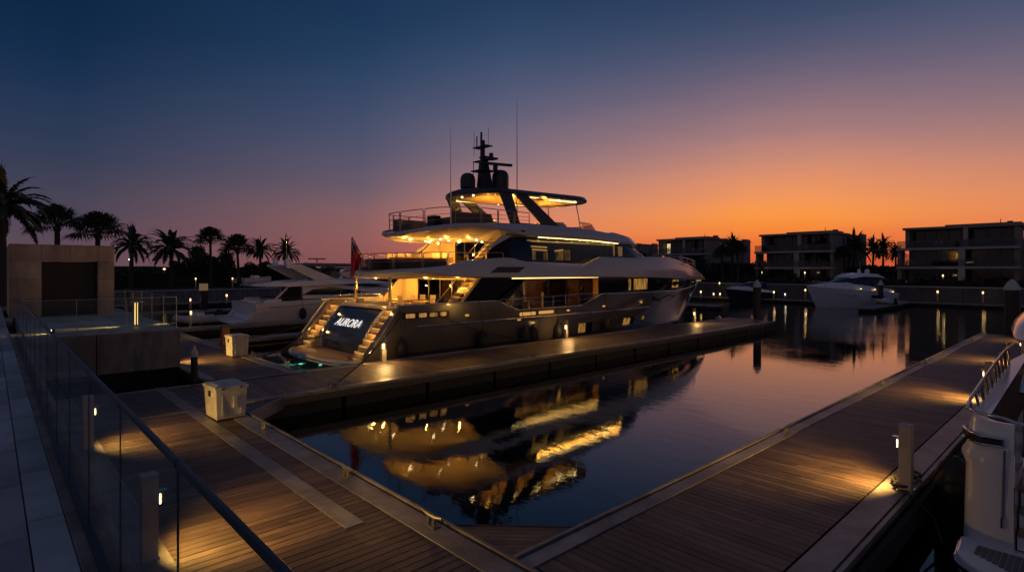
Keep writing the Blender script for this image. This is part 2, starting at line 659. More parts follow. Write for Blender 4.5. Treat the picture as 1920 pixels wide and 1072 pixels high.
# quay walls
qw = thing('quay_wall', 'long pale quay wall behind the docks below the left palms', 'quay wall', (0, 80, 0))
b = MB()
x = -40.0
while x < Q - 0.5:
    b.box(x + 0.02, x + 3.98, 80.0, 80.6, -1, 1.45)
    x += 4
b.build('wall', conc_m, qw, bevel=0.02)
MB().box(-40, Q, 79.92, 80.7, 1.45, 1.6).build('coping', slab_m, qw)
qr = thing('quay_wall', 'grey quay wall under the villas across the water', 'quay wall', (Q, 0, 0))
b = MB()
y = -40.0
while y < 79:
    b.box(Q, Q + 0.6, y + 0.02, y + 3.98, -1, 1.95)
    y += 4
b.build('wall', quay_m, qr, bevel=0.02)
MB().box(Q - 0.08, Q + 0.7, -40, 79.9, 1.95, 2.1).build('coping', slab_m, qr)


# ------------------------------------------------------------------ docks
def planks(bld, x0, x1, y0, y1, z, along, pitch=0.145, gap=0.014):
    """boards laid side by side; along = axis the boards run"""
    rj = random.Random(int(x0 * 10 + y0 * 7))
    lo, hi = (y0, y1) if along == 'y' else (x0, x1)
    q, qe = (x0, x1) if along == 'y' else (y0, y1)
    while q < qe - 0.01:
        e = min(q + pitch - gap, qe)
        cuts = [lo, hi]
        if hi - lo > 1.2 and rj.random() < 0.55:
            cuts = [lo, lo + (hi - lo) * rj.choice((0.25, 0.4, 0.5, 0.62, 0.75)), hi]
        for ca, cb in zip(cuts, cuts[1:]):
            dz = rj.uniform(-0.0018, 0.0018)
            ca2 = ca + (0.002 if ca > lo else 0)
            cb2 = cb - (0.002 if cb < hi else 0)
            if along == 'y':
                bld.box(q, e, ca2, cb2, z - 0.03, z + dz)
            else:
                bld.box(ca2, cb2, q, e, z - 0.03, z + dz)
        q += pitch


DZ = 0.6
FASC = MB()


def edge(bld, p, q, side, w=0.30):
    """aluminium edge: flat band, slot, outer rail. p->q on the outer line; side = inward unit (x,y)"""
    (ax, ay), (bx, by) = p, q
    L_ = math.hypot(bx - ax, by - ay)
    ux, uy = (bx - ax) / L_, (by - ay) / L_

    def strip(o0, o1, z0, z1):
        nonlocal bld
        pts = [(ax + side[0] * o0, ay + side[1] * o0), (bx + side[0] * o0, by + side[1] * o0), (bx + side[0] * o1, by + side[1] * o1), (ax + side[0] * o1, ay + side[1] * o1)]
        if (pts[1][0] - pts[0][0]) * (pts[2][1] - pts[1][1]) - (pts[1][1] - pts[0][1]) * (pts[2][0] - pts[1][0]) < 0:
            pts = pts[::-1]
        bld.prism_xy(pts, z0, z1)
    strip(0.10, 0.10 + w, DZ - 0.05, DZ + 0.012)
    strip(0.0, 0.055, DZ - 0.05, DZ + 0.03)
    strip(0.055, 0.10, DZ - 0.16, DZ - 0.02)
    keep = bld
    bld = FASC
    strip(0.012, 0.054, DZ - 0.20, DZ - 0.052)
    strip(0.0, 0.05, DZ - 0.235, DZ - 0.205)
    bld = keep


def floats(par, x0, x1, y0, y1, axis):
    global FASC
    FASC.build('fascia', mat('dark_fascia', (0.07, 0.065, 0.06), 0.5, metal=0.3), par)
    FASC = MB()
    b = MB()
    if axis == 'x':
        x = x0
        while x < x1 - 0.5:
            b.box(x + 0.05, min(x + 2.9, x1), y0 + 0.12, y1 - 0.12, -0.3, 0.34)
            x += 3.0
    else:
        y = y0
        while y < y1 - 0.5:
            b.box(x0 + 0.12, x1 - 0.12, y + 0.05, min(y + 2.9, y1), -0.3, 0.34)
            y += 3.0
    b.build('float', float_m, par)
    MB().box(x0 + 0.08, x1 - 0.08, y0 + 0.08, y1 - 0.08, 0.35, DZ - 0.05).build('frame', dark_m, par)


# right dock (leads away along +X)
rd = thing('timber_dock', 'wide dark timber dock on the right beside the moored white cruiser', 'dock', (4.9, 3.5, 0))
b = MB()
planks(b, 4.72, 40.0, 2.62, 4.62, DZ, 'y')
b.build('decking', wood_x, rd)
b = MB()
edge(b, (4.66, 4.98), (40.0, 4.98), (0, -1), 0.24)
edge(b, (4.72, 2.12), (40.0, 2.12), (0, 1), 0.36)
b.build('edge_trim', trim_m, rd, bevel=0.004)
floats(rd, 5.2, 40.0, 2.1, 5.0, 'x')
# side timber fender on the boat side
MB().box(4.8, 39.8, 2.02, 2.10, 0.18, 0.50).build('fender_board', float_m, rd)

# left dock (leads along +Y), herring change of board direction at the corner
ld = thing('timber_dock', 'wide timber walkway below the glass rail with a flush pale channel', 'dock', (3, 8, 0))
b = MB()
planks(b, 1.62, 3.52, 4.98, 19.3, DZ, 'x')
b3 = MB()
planks(b3, 3.82, 4.18, 4.98, 19.3, DZ, 'x')
b3.build('decking', wood_y, ld)
b4 = MB()
planks(b4, 1.62, 3.8, -4.0, -1.0, DZ, 'x')
b4.build('decking', wood_y, ld)
# boards fill in where the channel stops
b2 = MB()
planks(b2, 1.62, 4.18, -1.0, 4.96, DZ, 'y')
planks(b, 3.52, 3.82, 4.98, 7.06, DZ, 'x')
b.build('decking', wood_y, ld)
b2.build('decking', wood_x, ld)
MB().box(3.53, 3.81, 7.08, 13.0, DZ - 0.03, DZ + 0.006).box(3.53, 3.81, 13.012, 19.3, DZ - 0.03, DZ + 0.006).build('channel_cover', trim_m, ld, bevel=0.003)
b = MB()
edge(b, (4.64, 15.0), (4.64, -4), (-1, 0), 0.36)
edge(b, (1.16, -4), (1.16, 19.3), (1, 0), 0.36)
b.build('edge_trim', trim_m, ld, bevel=0.004)
floats(ld, 1.2, 4.6, -4, 19.3, 'y')
# corner gussets
b = MB()
y0 = 4.99
for i in range(8):
    d = 0.02 + i * 0.14
    a, c = (4.66 + 1.25 - d) , 0
    e = d + 0.13
    if e > 1.18:
        break
    # board across the corner, from the left-dock edge to the right-dock edge
    b.prism_xy([(4.66, 4.99 + 1.2 - d), (4.66, 4.99 + 1.2 - e), (4.66 + 1.2 - e, 4.99), (4.66 + 1.2 - d, 4.99)], DZ - 0.04, DZ - 0.01)
b.prism_xy([(4.66, 6.21), (4.66, 6.19), (5.86, 4.99), (5.88, 4.99)], DZ - 0.25, DZ + 0.0)
b.build('corner_gusset', wood_y, rd)

# pier beside the big yacht
pr = thing('timber_dock', 'lit timber finger pier alongside the large grey yacht', 'dock', (20, 17.3, 0))
b = MB()
planks(b, 1.9, 37.5, 15.95, 18.78, DZ, 'y')
for i in range(15):
    x = 37.5 + i * 0.145
    b.box(x, x + 0.135, 15.95 + max(0, (i - 3)) * 0.12, 18.78, DZ - 0.03, DZ)
MB_ = b
b.build('decking', wood_x, pr)
b = MB()
edge(b, (4.9, 15.55), (37.9, 15.55), (0, 1), 0.28)
edge(b, (7.9, 19.15), (39.8, 19.15), (0, -1), 0.26)
edge(b, (37.9, 15.55), (39.8, 17.4), (-0.7, 0.7), 0.2)
edge(b, (39.8, 17.4), (39.8, 19.15), (-1, 0), 0.2)
b.build('edge_trim', trim_m, pr, bevel=0.004)
floats(pr, 4.8, 39.5, 15.6, 19.1, 'x')
b = MB()
for i in range(8):
    d = 0.02 + i * 0.14
    e = d + 0.13
    if e > 1.1:
        break
    b.prism_xy([(4.66, 15.53 - 1.12 + d), (4.66 + 1.12 - d, 15.53), (4.66 + 1.12 - e, 15.53), (4.66, 15.53 - 1.12 + e)][::-1], DZ - 0.04, DZ - 0.008)
b.build('corner_gusset', wood_y, pr)
b = MB()
b.prism_xy([(4.64, 14.30), (5.92, 15.54), (5.80, 15.54), (4.64, 14.42)], DZ - 0.3, DZ + 0.015)
b.build('gusset_trim', trim_m, pr)

# inner dock with the second crate
ind = thing('timber_dock', 'timber dock behind the finger pier with the smaller crate on it', 'dock', (6.4, 26, 0))
b = MB()
planks(b, 5.35, 7.35, 19.3, 36.0, DZ, 'x')
b.build('decking', wood_y, ind)
b = MB()
edge(b, (7.8, 19.2), (7.8, 36), (-1, 0), 0.30)
edge(b, (4.95, 19.6), (4.95, 36), (1, 0), 0.26)
b.build('edge_trim', trim_m, ind, bevel=0.004)
floats(ind, 5.0, 7.75, 19.5, 36, 'y')
# threshold strips between the docks
MB().box(1.9, 7.9, 19.02, 19.18, DZ - 0.03, DZ + 0.008).build('threshold_strip', trim_m, ind)
MB().box(1.9, 4.9, 15.55, 15.68, DZ - 0.03, DZ + 0.010).build('threshold_strip', trim_m, ind)


def far_dock(label, x0, x1, y0, y1, axis='x', z=0.45):
    d = thing('floating_dock', label, 'dock', ((x0 + x1) / 2, (y0 + y1) / 2, 0))
    MB().box(x0, x1, y0, y1, z - 0.16, z).build('decking', mat('grey_dock_boards', (0.22, 0.19, 0.17), 0.6, var=0.25, nscale=4, stretch=(4, 0.5, 1)), d)
    MB().box(x0 + 0.05, x1 - 0.05, y0 - 0.03, y1 + 0.03, z - 0.14, z - 0.03).build('edge_trim', trim_m, d)
    floats_(d, x0, x1, y0, y1)
    return d


def floats_(d, x0, x1, y0, y1):
    b = MB()
    if x1 - x0 > y1 - y0:
        x = x0 + 0.3
        while x < x1 - 4:
            b.box(x, x + 3.98, y0 + 0.2, y1 - 0.2, -0.3, 0.285)
            x += 4
    else:
        y = y0 + 0.3
        while y < y1 - 4:
            b.box(x0 + 0.2, x1 - 0.2, y, y + 3.98, -0.3, 0.285)
            y += 4
    b.build('float', float_m, d)


far_dock('narrow empty floating dock between the two big yachts', 7.9, 34, 31.2, 32.6)
far_dock('floating dock under the side of the white flybridge yacht', 3.0, 45, 39.0, 40.6)
far_dock('floating dock behind the white flybridge yacht', 10, 40, 55, 56.5)
far_dock('floating dock in front of the left quay wall', -8, 60, 70, 71.6)
far_dock('far dock left of the dark hulled boat beyond the bow', 54, 56, 27.5, 44)
far_dock('far dock joining the two boats below the middle villa', 71.5, 73, 22, 46)
far_dock('far dock on the right behind the white sport yacht', 77, 78.6, -10, 20.4)
far_dock('angled far dock beside the dark mooring pile', 62, 77, 15.6, 17.2)

# ------------------------------------------------------------------ promenade, concrete block, rail
PZ = 2.05
b = MB()
for i, (xa, xb_) in enumerate([(-9, -6.2), (-6.2, -3.4), (-3.4, -1.9), (-1.9, -0.75), (-0.75, 0.22), (0.22, 0.46)]):
    y = -6.0 + (0.0, 0.5, 0.2, 0.73, 0.0, 0.35)[i]
    while y < 44:
        ln = 1.46
        b.box(xa + 0.005, xb_ - 0.005, y + 0.007, y + ln - 0.007, PZ - 0.08, PZ + random.uniform(-0.002, 0.002))
        y += ln
struct(b.build('pavement', pave_m, bevel=0.004))
MB().box(-30, 0.46, -10, 60, 0.3, PZ - 0.085).build('pavement_base', conc_m)['kind'] = 'structure'
b = MB()
y = -6.0
while y < 22.6:
    b.box(0.46, 0.74, y + 0.006, y + 2.994, -0.6, PZ + 0.01)
    y += 3.0
cb = thing('retaining_wall', 'concrete retaining wall carrying the long glass rail', 'wall', (0.65, 8, 0))
b.build('wall', conc_m, cb, bevel=0.01)
blk = thing('concrete_terrace', 'raised square concrete terrace with glass balustrade beside the pavilion', 'terrace', (2.9, 27, 0))
b = MB()
for xa, xb_ in ((0.82, 2.55), (2.57, 4.98)):
    b.box(xa, xb_, 22.72, 36.4, DZ + 0.05, PZ - 0.08)
b.build('wall', conc_m, blk, bevel=0.008)
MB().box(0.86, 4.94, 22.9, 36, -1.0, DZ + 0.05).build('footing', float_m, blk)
b = MB()
for i in range(3):
    for j in range(8):
        b.box(0.806 + i * 1.4, 0.806 + i * 1.4 + 1.39, 22.72 + j * 1.7, 22.72 + j * 1.7 + 1.69, PZ - 0.08, PZ - 0.002)
b.build('paving', pave_m, blk, bevel=0.004)

# long glass rail
gr = thing('glass_railing', 'long glass railing with dark metal handrail along the promenade edge', 'railing', (0.57, 10, PZ))
jo = [-1.6, -0.2, 1.22, 2.64, 4.04, 5.5, 6.97, 8.43, 9.9, 11.36, 12.8, 14.25, 15.7, 17.15, 18.6, 20.05, 21.4, 22.7]
RU, RT = 0.57, 1.265
for a, c in zip(jo, jo[1:]):
    MB().box(RU - 0.005, RU + 0.005, a + 0.012, c - 0.012, PZ + 0.02, PZ + RT - 0.025).build('glass_panel', tglass, gr)
b = MB().box(RU - 0.011, RU + 0.011, -1.6, 22.7, PZ + RT - 0.02, PZ + RT)
b.box(RU - 0.007, RU + 0.007, -1.6, 22.7, PZ + RT - 0.034, PZ + RT - 0.02)
for c in jo[1:-1]:
    b.box(RU - 0.0125, RU + 0.0125, c - 0.006, c + 0.006, PZ + RT - 0.034, PZ + RT + 0.002)
b.build('handrail', dsteel_m, gr, bevel=0.003)
b = MB()
for c in jo[1:-1]:
    b.box(RU - 0.004, RU + 0.004, c - 0.003, c + 0.003, PZ + 0.02, PZ + RT - 0.04)
b.build('joint_strip', dsteel_m, gr)
MB().box(RU - 0.03, RU + 0.03, -1.6, 22.7, PZ + 0.011, PZ + 0.045).build('base_channel', dsteel_m, gr, bevel=0.003)
b = MB()
for k in range(40):
    yy = -1 + k * 0.6
    b.box(RU + 0.03, RU + 0.036, yy, yy + 0.03, PZ + 0.015, PZ + 0.04)
b.build('fixing_bolts', steel_m, gr)

# terrace balustrade
tb = thing('glass_balustrade', 'frameless glass balustrade round the raised concrete terrace', 'railing', (4.9, 22.8, PZ))
xs = [0.72, 2.05, 3.4, 4.88]
for a, c in zip(xs, xs[1:]):
    MB().box(a + 0.01, c - 0.01, 22.82, 22.835, PZ, PZ + 1.08).build('glass_panel', tglass, tb)
ys = [22.85, 24.9, 27.0, 29.1, 31.2, 33.3]
for a, c in zip(ys, ys[1:]):
    MB().box(4.88, 4.895, a + 0.01, c - 0.01, PZ, PZ + 1.08).build('glass_panel', tglass, tb)
b = MB()
for c in xs[1:]:
    b.box(c - 0.008, c + 0.008, 22.815, 22.84, PZ, PZ + 1.08)
for c in ys[1:]:
    b.box(4.875, 4.9, c - 0.008, c + 0.008, PZ, PZ + 1.08)
b.box(0.70, 4.9, 22.812, 22.843, PZ + 1.08, PZ + 1.092)
b.box(4.872, 4.903, 22.86, 33.3, PZ + 1.08, PZ + 1.092)
b.build('steel_edge', mat('thin_steel_edge', (0.35, 0.36, 0.34), 0.3, metal=0.8), tb)

# pavilion
pv = thing('stone_pavilion', 'low stone clad pavilion with wide dark shutter opening behind the terrace', 'pavilion', (2.4, 33, PZ))
b = MB()
y0 = 32.0
T0, T1 = PZ, 5.22
b.box(0.60, 1.66, y0, y0 + 0.5, T0, T0 + 0.80).box(0.60, 1.66, y0, y0 + 0.5, T0 + 0.81, T0 + 1.62).box(0.60, 1.66, y0, y0 + 0.5, T0 + 1.63, T0 + 2.42)
b.box(3.66, 4.28, y0, y0 + 0.5, T0, T0 + 0.80).box(3.66, 4.28, y0, y0 + 0.5, T0 + 0.81, T0 + 1.62).box(3.66, 4.28, y0, y0 + 0.5, T0 + 1.63, T0 + 2.42)
for xa, xb_ in ((0.60, 1.655), (1.665, 2.64), (2.65, 3.655), (3.665, 4.28)):
    b.box(xa, xb_, y0, y0 + 0.5, T0 + 2.43, T1)
b.box(0.60, 1.1, y0 + 0.51, y0 + 4, T0, T1 - 0.003).box(3.78, 4.28, y0 + 0.51, y0 + 4, T0, T1 - 0.003)
b.build('stone_cladding', stone_m, pv, bevel=0.006)
MB().box(1.1, 3.78, y0 + 0.51, y0 + 4, T1 - 0.2, T1 - 0.05).build('roof', conc_m, pv)
b = MB()
for k in range(26):
    z = T0 + 0.06 + k * 0.09
    b.prism_xz([(0, 0), (0, 0), (0, 0)], 0, 0) if False else None
    b.box(1.67, 3.65, y0 + 0.40, y0 + 0.43, z, z + 0.075)
b.build('shutter', mat('dark_shutter', (0.035, 0.03, 0.026), 0.45, metal=0.3), pv)
MB().box(1.665, 3.655, y0 + 0.44, y0 + 0.5, T0, T0 + 2.42).build('shutter_back', dark_m, pv)


# ------------------------------------------------------------------ bollard lights
def bollard_side(loc, face, label, power=62, h=1.03, first=None, grp='bollard lights along the docks'):
    """square post with a small hooded lamp on one face; face = unit vector the lamp looks"""
    rz = math.atan2(face[1], face[0])
    t_ = thing('bollard_light', label, 'bollard light', (loc[0], loc[1], loc[2]), grp, local=True, rz=rz)
    w = 0.085
    MB().box(-w, w, -w, w, 0.0, h - 0.02).build('post', post_m, t_, bevel=0.008)
    MB().box(-w - 0.004, w + 0.004, -w - 0.004, w + 0.004, h - 0.018, h).build('cap', slab_m, t_, bevel=0.004)
    MB().box(w + 0.002, w + 0.10, -0.045, 0.045, 0.80, 0.812).build('hood', steel_m, t_, bevel=0.002)
    MB().tube([(w + 0.035, 0, 0.64), (w + 0.035, 0, 0.76)], 0.009, 8).build('bulb', e_bulb, t_)
    MB().box(w, w + 0.02, -0.02, 0.02, 0.62, 0.80).build('bracket', steel_m, t_)
    MB().box(-w - 0.02, w + 0.02, -w - 0.02, w + 0.02, -0.002, 0.012).build('base_plate', steel_m, t_)
    lamp('SPOT', (w + 0.05, 0, 0.58), power * 4.8, (1, 0.56, 0.13), t_, 0.015, aim=(0.95, 0, -0.60), angle=134, blend=1.0)
    return t_


LB = [(1.42, 7.92), (1.42, 13.66), (1.42, 19.1)]
bollard_side((1.40, 7.92, DZ + 0.014), (1, 0), 'nearest square bollard light standing behind the glass rail', 70)
bollard_side((1.40, 13.66, DZ + 0.014), (1, 0), 'square bollard light behind the glass rail, second from the camera', 55)
for i, (x, lb) in enumerate([(10.62, 'nearest square bollard light on the right dock edge'), (19.4, 'square bollard light on the right dock behind the cruiser rail'), (28.2, 'square bollard light hidden behind the cruiser hardtop, third on the right dock'), (37.0, 'farthest square bollard light near the end of the right dock')]):
    bollard_side((x, 2.23, DZ + 0.032), (0, 1), lb, [72, 75, 70, 50][i])
bollard_side((5.10, 24.0, DZ + 0.014), (1, 0), 'square bollard light washing the inner dock beside the concrete terrace', 60)
bollard_side((5.10, 32.5, DZ + 0.014), (1, 0), 'square bollard light at the far end of the inner dock', 25)


def bollard_lantern(x, y, label, power):
    t_ = thing('lantern_bollard', label, 'bollard light', (x, y, DZ), 'lantern bollards along the finger pier', local=True)
    b = MB().box(-0.09, 0.09, -0.07, 0.07, 0.0, 0.50).box(-0.09, 0.09, -0.07, 0.07, 0.74, 0.96)
    for sx in (-1, 1):
        b.box(sx * 0.09 - (0.012 if sx > 0 else 0), sx * 0.09 + (0.012 if sx < 0 else 0), -0.07, -0.058, 0.50, 0.74)
        b.box(sx * 0.09 - (0.012 if sx > 0 else 0), sx * 0.09 + (0.012 if sx < 0 else 0), 0.058, 0.07, 0.50, 0.74)
    b.build('post', post_m, t_, bevel=0.004)
    MB().box(-0.095, 0.095, -0.075, 0.075, 0.962, 0.98).build('cap', steel_m, t_)
    MB().box(-0.05, 0.05, -0.035, 0.035, 0.505, 0.70).build('lamp', emi('lantern_glow', (1, 0.68, 0.26), 3.5), t_, bevel=0.01)
    lamp('SPOT', (-0.03, -0.16, 0.66), power * 4, (1, 0.56, 0.18), t_, 0.05, aim=(0.0, -0.8, -0.75), angle=165, blend=1.0)
    lamp('SPOT', (0.03, 0.14, 0.62), power * 1.2, (1, 0.56, 0.18), t_, 0.05, aim=(0.2, 1, -0.2), angle=130, blend=1.0)
    return t_


bollard_lantern(10.96, 18.93, 'lantern bollard on the finger pier beside the yacht stern', 26)
bollard_lantern(21.4, 18.93, 'middle lantern bollard on the finger pier against the grey hull', 26)
bollard_lantern(34.2, 18.93, 'lantern bollard near the end of the finger pier by the bow', 30)

# terrace lamp
t_ = thing('terrace_light', 'slim twin slot lamp glowing on the raised terrace', 'garden lamp', (3.95, 24.6, PZ), local=True)
MB().box(-0.02, 0.02, -0.09, 0.09, 0.03, 0.86).build('post', dsteel_m, t_)
MB().box(-0.05, -0.022, -0.055, -0.005, 0.04, 0.84).box(0.022, 0.05, -0.055, -0.005, 0.04, 0.84).build('light_slot', emi('slot_glow', (1, 0.62, 0.22), 1.6), t_)
MB().box(-0.20, 0.24, -0.12, 0.12, 0.86, 0.885).build('cap', steel_m, t_)
MB().box(-0.10, 0.10, -0.11, 0.11, 0.0, 0.03).build('base_plate', steel_m, t_)
lamp('SPOT', (-0.09, 0, 0.30), 170, (1, 0.56, 0.13), t_, 0.02, aim=(-1, -0.1, -0.22), angle=50, blend=1.0)
lamp('SPOT', (0.09, 0, 0.30), 170, (1, 0.56, 0.13), t_, 0.02, aim=(1, 0.02, -0.22), angle=50, blend=1.0)
t_ = thing('added_floor_lamp', 'small added lamp on the terrace floor glowing towards the glass rail', 'garden lamp', (1.50, 23.4, PZ), local=True)
MB().box(-0.04, 0.04, -0.06, 0.06, 0.0, 0.14).build('housing', dsteel_m, t_)
MB().box(-0.046, -0.041, -0.05, 0.05, 0.05, 0.12).build('lens', e_bulb, t_)
lamp('SPOT', (-0.08, 0, 0.12), 40, (1, 0.6, 0.16), t_, 0.02, aim=(-1, -0.15, -0.3), angle=100, blend=1.0)  # lamp put in to make the warm glow near the rail


# dock chests
def chest(x, y, w, d, h, label, rz=0.0, z=DZ):
    t_ = thing('dock_chest', label, 'dock box', (x, y, z), 'cream dock boxes', local=True, rz=rz)
    k = 0.90
    vs = []
    for zz, q in ((0.04, k), (h - 0.06, 1.0)):
        vs += [(-w / 2 * q, -d / 2 * q, zz), (w / 2 * q, -d / 2 * q, zz), (w / 2 * q, d / 2 * q, zz), (-w / 2 * q, d / 2 * q, zz)]
    MB().add(vs, [(3, 2, 1, 0), (4, 5, 6, 7), (0, 1, 5, 4), (1, 2, 6, 5), (2, 3, 7, 6), (3, 0, 4, 7)]).build('body', chest_m, t_, bevel=0.012)
    b = MB()
    a, c = w / 2 + 0.022, d / 2 + 0.022
    b.add([(-a, -c, h - 0.07), (a, -c, h - 0.07), (a, c, h - 0.07), (-a, c, h - 0.07),
           (-a, -c, h - 0.01), (a, -c, h - 0.01), (a, c, h - 0.01), (-a, c, h - 0.01),
           (-a * 0.7, -c * 0.7, h + 0.035), (a * 0.7, -c * 0.7, h + 0.035), (a * 0.7, c * 0.7, h + 0.035), (-a * 0.7, c * 0.7, h + 0.035)],
          [(3, 2, 1, 0), (0, 1, 5, 4), (1, 2, 6, 5), (2, 3, 7, 6), (3, 0, 4, 7), (4, 5, 9, 8), (5, 6, 10, 9), (6, 7, 11, 10), (7, 4, 8, 11), (8, 9, 10, 11)])
    b.build('lid', chest_m, t_, bevel=0.008)
    MB().box(-w / 2 * 0.84, w / 2 * 0.84, -d / 2 * 0.84, d / 2 * 0.84, 0, 0.045).build('plinth', dark_m, t_)
    # raised panel frames on two faces
    b = MB()
    for s_ in (-1, 1):
        b.box(-w * 0.30, -w * 0.27, s_ * d * 0.482 - 0.010, s_ * d * 0.482 + 0.010, 0.12, h - 0.14)
        b.box(w * 0.27, w * 0.30, s_ * d * 0.482 - 0.010, s_ * d * 0.482 + 0.010, 0.12, h - 0.14)
        b.box(-w * 0.27, w * 0.27, s_ * d * 0.474 - 0.010, s_ * d * 0.474 + 0.010, 0.12, 0.135)
    b.build('panel_rib', chest_m, t_)
    b = MB().box(-w / 2 - 0.012, -w / 2 + 0.03, -0.07, 0.07, h * 0.68, h * 0.84)
    b.build('latch', rub_m, t_)
    MB().box(-w / 2 * 0.965 - 0.012, -w / 2 * 0.965 + 0.02, -d * 0.32, -d * 0.10, h * 0.70, h * 0.80).build('label_plate', mat('worn_label', (0.6, 0.6, 0.56), 0.4, var=0.3, nscale=20), t_)
    b = MB()
    for s_ in (-0.28, 0.28):
        MB().box(w * s_ - 0.04, w * s_ + 0.04, -d / 2 - 0.029, -d / 2 - 0.018, h - 0.075, h - 0.02).build('hinge', steel_m, t_)
    pass
    MB().box(w * 0.05, w * 0.16, -d / 2 - 0.008, -d / 2 + 0.03, h * 0.35, h * 0.7).build('handle', chest_m, t_)
    return t_


chest(4.12, 14.45, 0.70, 0.86, 0.80, 'larger cream dock box with grey lid in front of the finger pier', rz=math.radians(2))
chest(7.36, 24.3, 0.66, 0.74, 0.86, 'smaller cream dock box on the inner dock left of the yacht stern', rz=math.radians(3))
t_ = thing('shore_power_tap', 'small brass tap fitting on the deck beside the smaller dock box', 'tap', (7.66, 23.4, DZ), local=True)
MB().lathe(0, 0, [(0.05, 0), (0.05, 0.05), (0.02, 0.07), (0.02, 0.2), (0.035, 0.22), (0.035, 0.26), (0.0, 0.27)], 10).tube([(0, 0, 0.2), (0.09, 0, 0.2), (0.12, 0, 0.14)], 0.015).build('body', steel_m, t_)


# cleats
def cleat(x, y, rz, label, sc=1.0):
    t_ = thing('dock_cleat', label, 'cleat', (x, y, DZ + 0.013), 'mooring cleats on the dock edges', local=True, rz=rz)
    b = MB()
    b.box(-0.09 * sc, 0.09 * sc, -0.045 * sc, 0.045 * sc, 0, 0.015)
    b.tube([(-0.05 * sc, 0, 0.01), (-0.045 * sc, 0, 0.09 * sc)], 0.022 * sc, 8)
    b.tube([(0.05 * sc, 0, 0.01), (0.045 * sc, 0, 0.09 * sc)], 0.022 * sc, 8)
    b.tube([(-0.17 * sc, 0, 0.12 * sc), (-0.07 * sc, 0, 0.10 * sc), (0.07 * sc, 0, 0.10 * sc), (0.17 * sc, 0, 0.12 * sc)], [0.012 * sc, 0.024 * sc, 0.024 * sc, 0.012 * sc], 8)
    b.build('horns', mat('galvanised_cleat', (0.28, 0.27, 0.25), 0.4, metal=0.8, var=0.2, bump=0.2), t_, smooth=40)
    return t_


H = math.pi / 2
for x, y, rz, lb, sc in [
    (7.5, 15.78, 0, 'cleat on the finger pier edge left of the yacht name', 1.25), (15.9, 15.78, 0, 'cleat on the near edge of the finger pier below the hull side', 1.25), (24.2, 15.78, 0, 'cleat on the near edge of the finger pier below the forward portholes', 1.25),
    (4.42, 8.85, H, 'cleat on the left dock edge, middle of the walkway', 1.25), (4.42, 6.35, H, 'dark rope wound cleat close to the dock corner', 1.35), (4.42, 12.75, H, 'cleat on the left dock edge just past the larger dock box', 1.25),
    (12.5, 4.78, 0, 'nearest cleat on the right dock water edge', 1.2), (19.9, 4.78, 0, 'second cleat along the right dock water edge', 1.2), (25.7, 4.78, 0, 'third cleat along the right dock water edge', 1.2), (36.0, 4.78, 0, 'last cleat at the end of the right dock water edge', 1.2),
    (37.2, 18.9, 0, 'cleat holding the bow line at the finger pier end', 1.5), (4.2, 15.0, 0.3, 'cleat lying behind the larger dock box', 1.0)]:
    cleat(x, y, rz, lb, sc)


# ------------------------------------------------------------------ piles
def square_pile(x, y, r, ztop, label, capc, hc=0.7):
    t_ = thing('mooring_pile', label, 'pile', (x, y, 0), 'capped mooring piles', local=True)
    MB().box(-r, r, -r, r, -1.3, ztop - hc).build('shaft', pile_m, t_, bevel=0.02)
    MB().box(-r * 1.08, r * 1.08, -r * 1.08, r * 1.08, ztop - hc + 0.002, ztop - 0.06).build('cap', capc, t_, bevel=0.02)
    MB().box(-r * 1.15, r * 1.15, -r * 1.15, r * 1.15, ztop - 0.058, ztop).build('lid', dsteel_m, t_)
    return t_


def pile(x, y, r, ztop, label, capc=white_m, hc=0.45):
    t_ = thing('mooring_pile', label, 'pile', (x, y, 0), 'capped mooring piles', local=True)
    MB().lathe(0, 0, [(r, -1.3), (r, ztop - hc)], 20).build('shaft', pile_m, t_, smooth=40)
    MB().lathe(0, 0, [(r * 1.06, ztop - hc), (r * 1.06, ztop - hc + 0.14), (r * 0.55, ztop - 0.14), (0.03, ztop)], 20).build('cap', capc, t_, smooth=30)
    return t_


capm = mat('weathered_white_cap', (0.5, 0.5, 0.5), 0.6, var=0.15)
pile(40.75, 17.6, 0.27, 3.4, 'dark pile with white cone cap just past the finger pier end', capm, 0.55)
pile(40.95, 3.75, 0.34, 3.6, 'thick dark pile with white cone cap at the right edge', capm, 0.6)
pile(72.5, 17.6, 0.27, 3.0, 'distant dark pile beside the white sport yacht', capm, 0.6)
pile(4.72, 19.75, 0.10, 1.72, 'slim grey pile with stepped cap at the left basin corner', capm, 0.35)
square_pile(8.02, 28.2, 0.15, 1.52, 'orange tinted pile on the inner dock edge', mat('rusty_pile', (0.30, 0.13, 0.07), 0.6, var=0.3), 0.9)
square_pile(14.5, 57.5, 0.28, 2.9, 'dark pile with lit square cap left of the white flybridge yacht', emi('lit_pile_cap', (1, 0.62, 0.35), 0.13), 0.7)
square_pile(6.5, 52, 0.26, 3.0, 'tall dark pile with reddish panel near the terrace corner', mat('reddish_panel', (0.35, 0.14, 0.12), 0.6), 0.9)
pile(4.0, 58, 0.3, 2.9, 'far pile with white cone cap beside the pavilion', capm, 0.5)

# ================================================================== THE LARGE YACHT
VC, HB = 23.9, 3.7                 # centreline, half beam


def T(x, z):                        # levels measured on the near side plane
    return (x * 1.015, 4.1 - (4.1 - z) * 1.015)


Y = thing('motor_yacht', 'large grey and white three deck motor yacht with glowing amber decks', 'yacht', (12, VC, 0))


def ell(u, n=2.0):
    return max(0.0, 1 - abs(u) ** n) ** (1.0 / n)


# ---- hull
def xb(z):
    return 40.6 + 1.03 * min(z, 3.1) if z > 0 else 40.6 + z * 2.0


def xs(z):
    return 11.0 + (max(z, 0.5) - 0.6) * 0.77


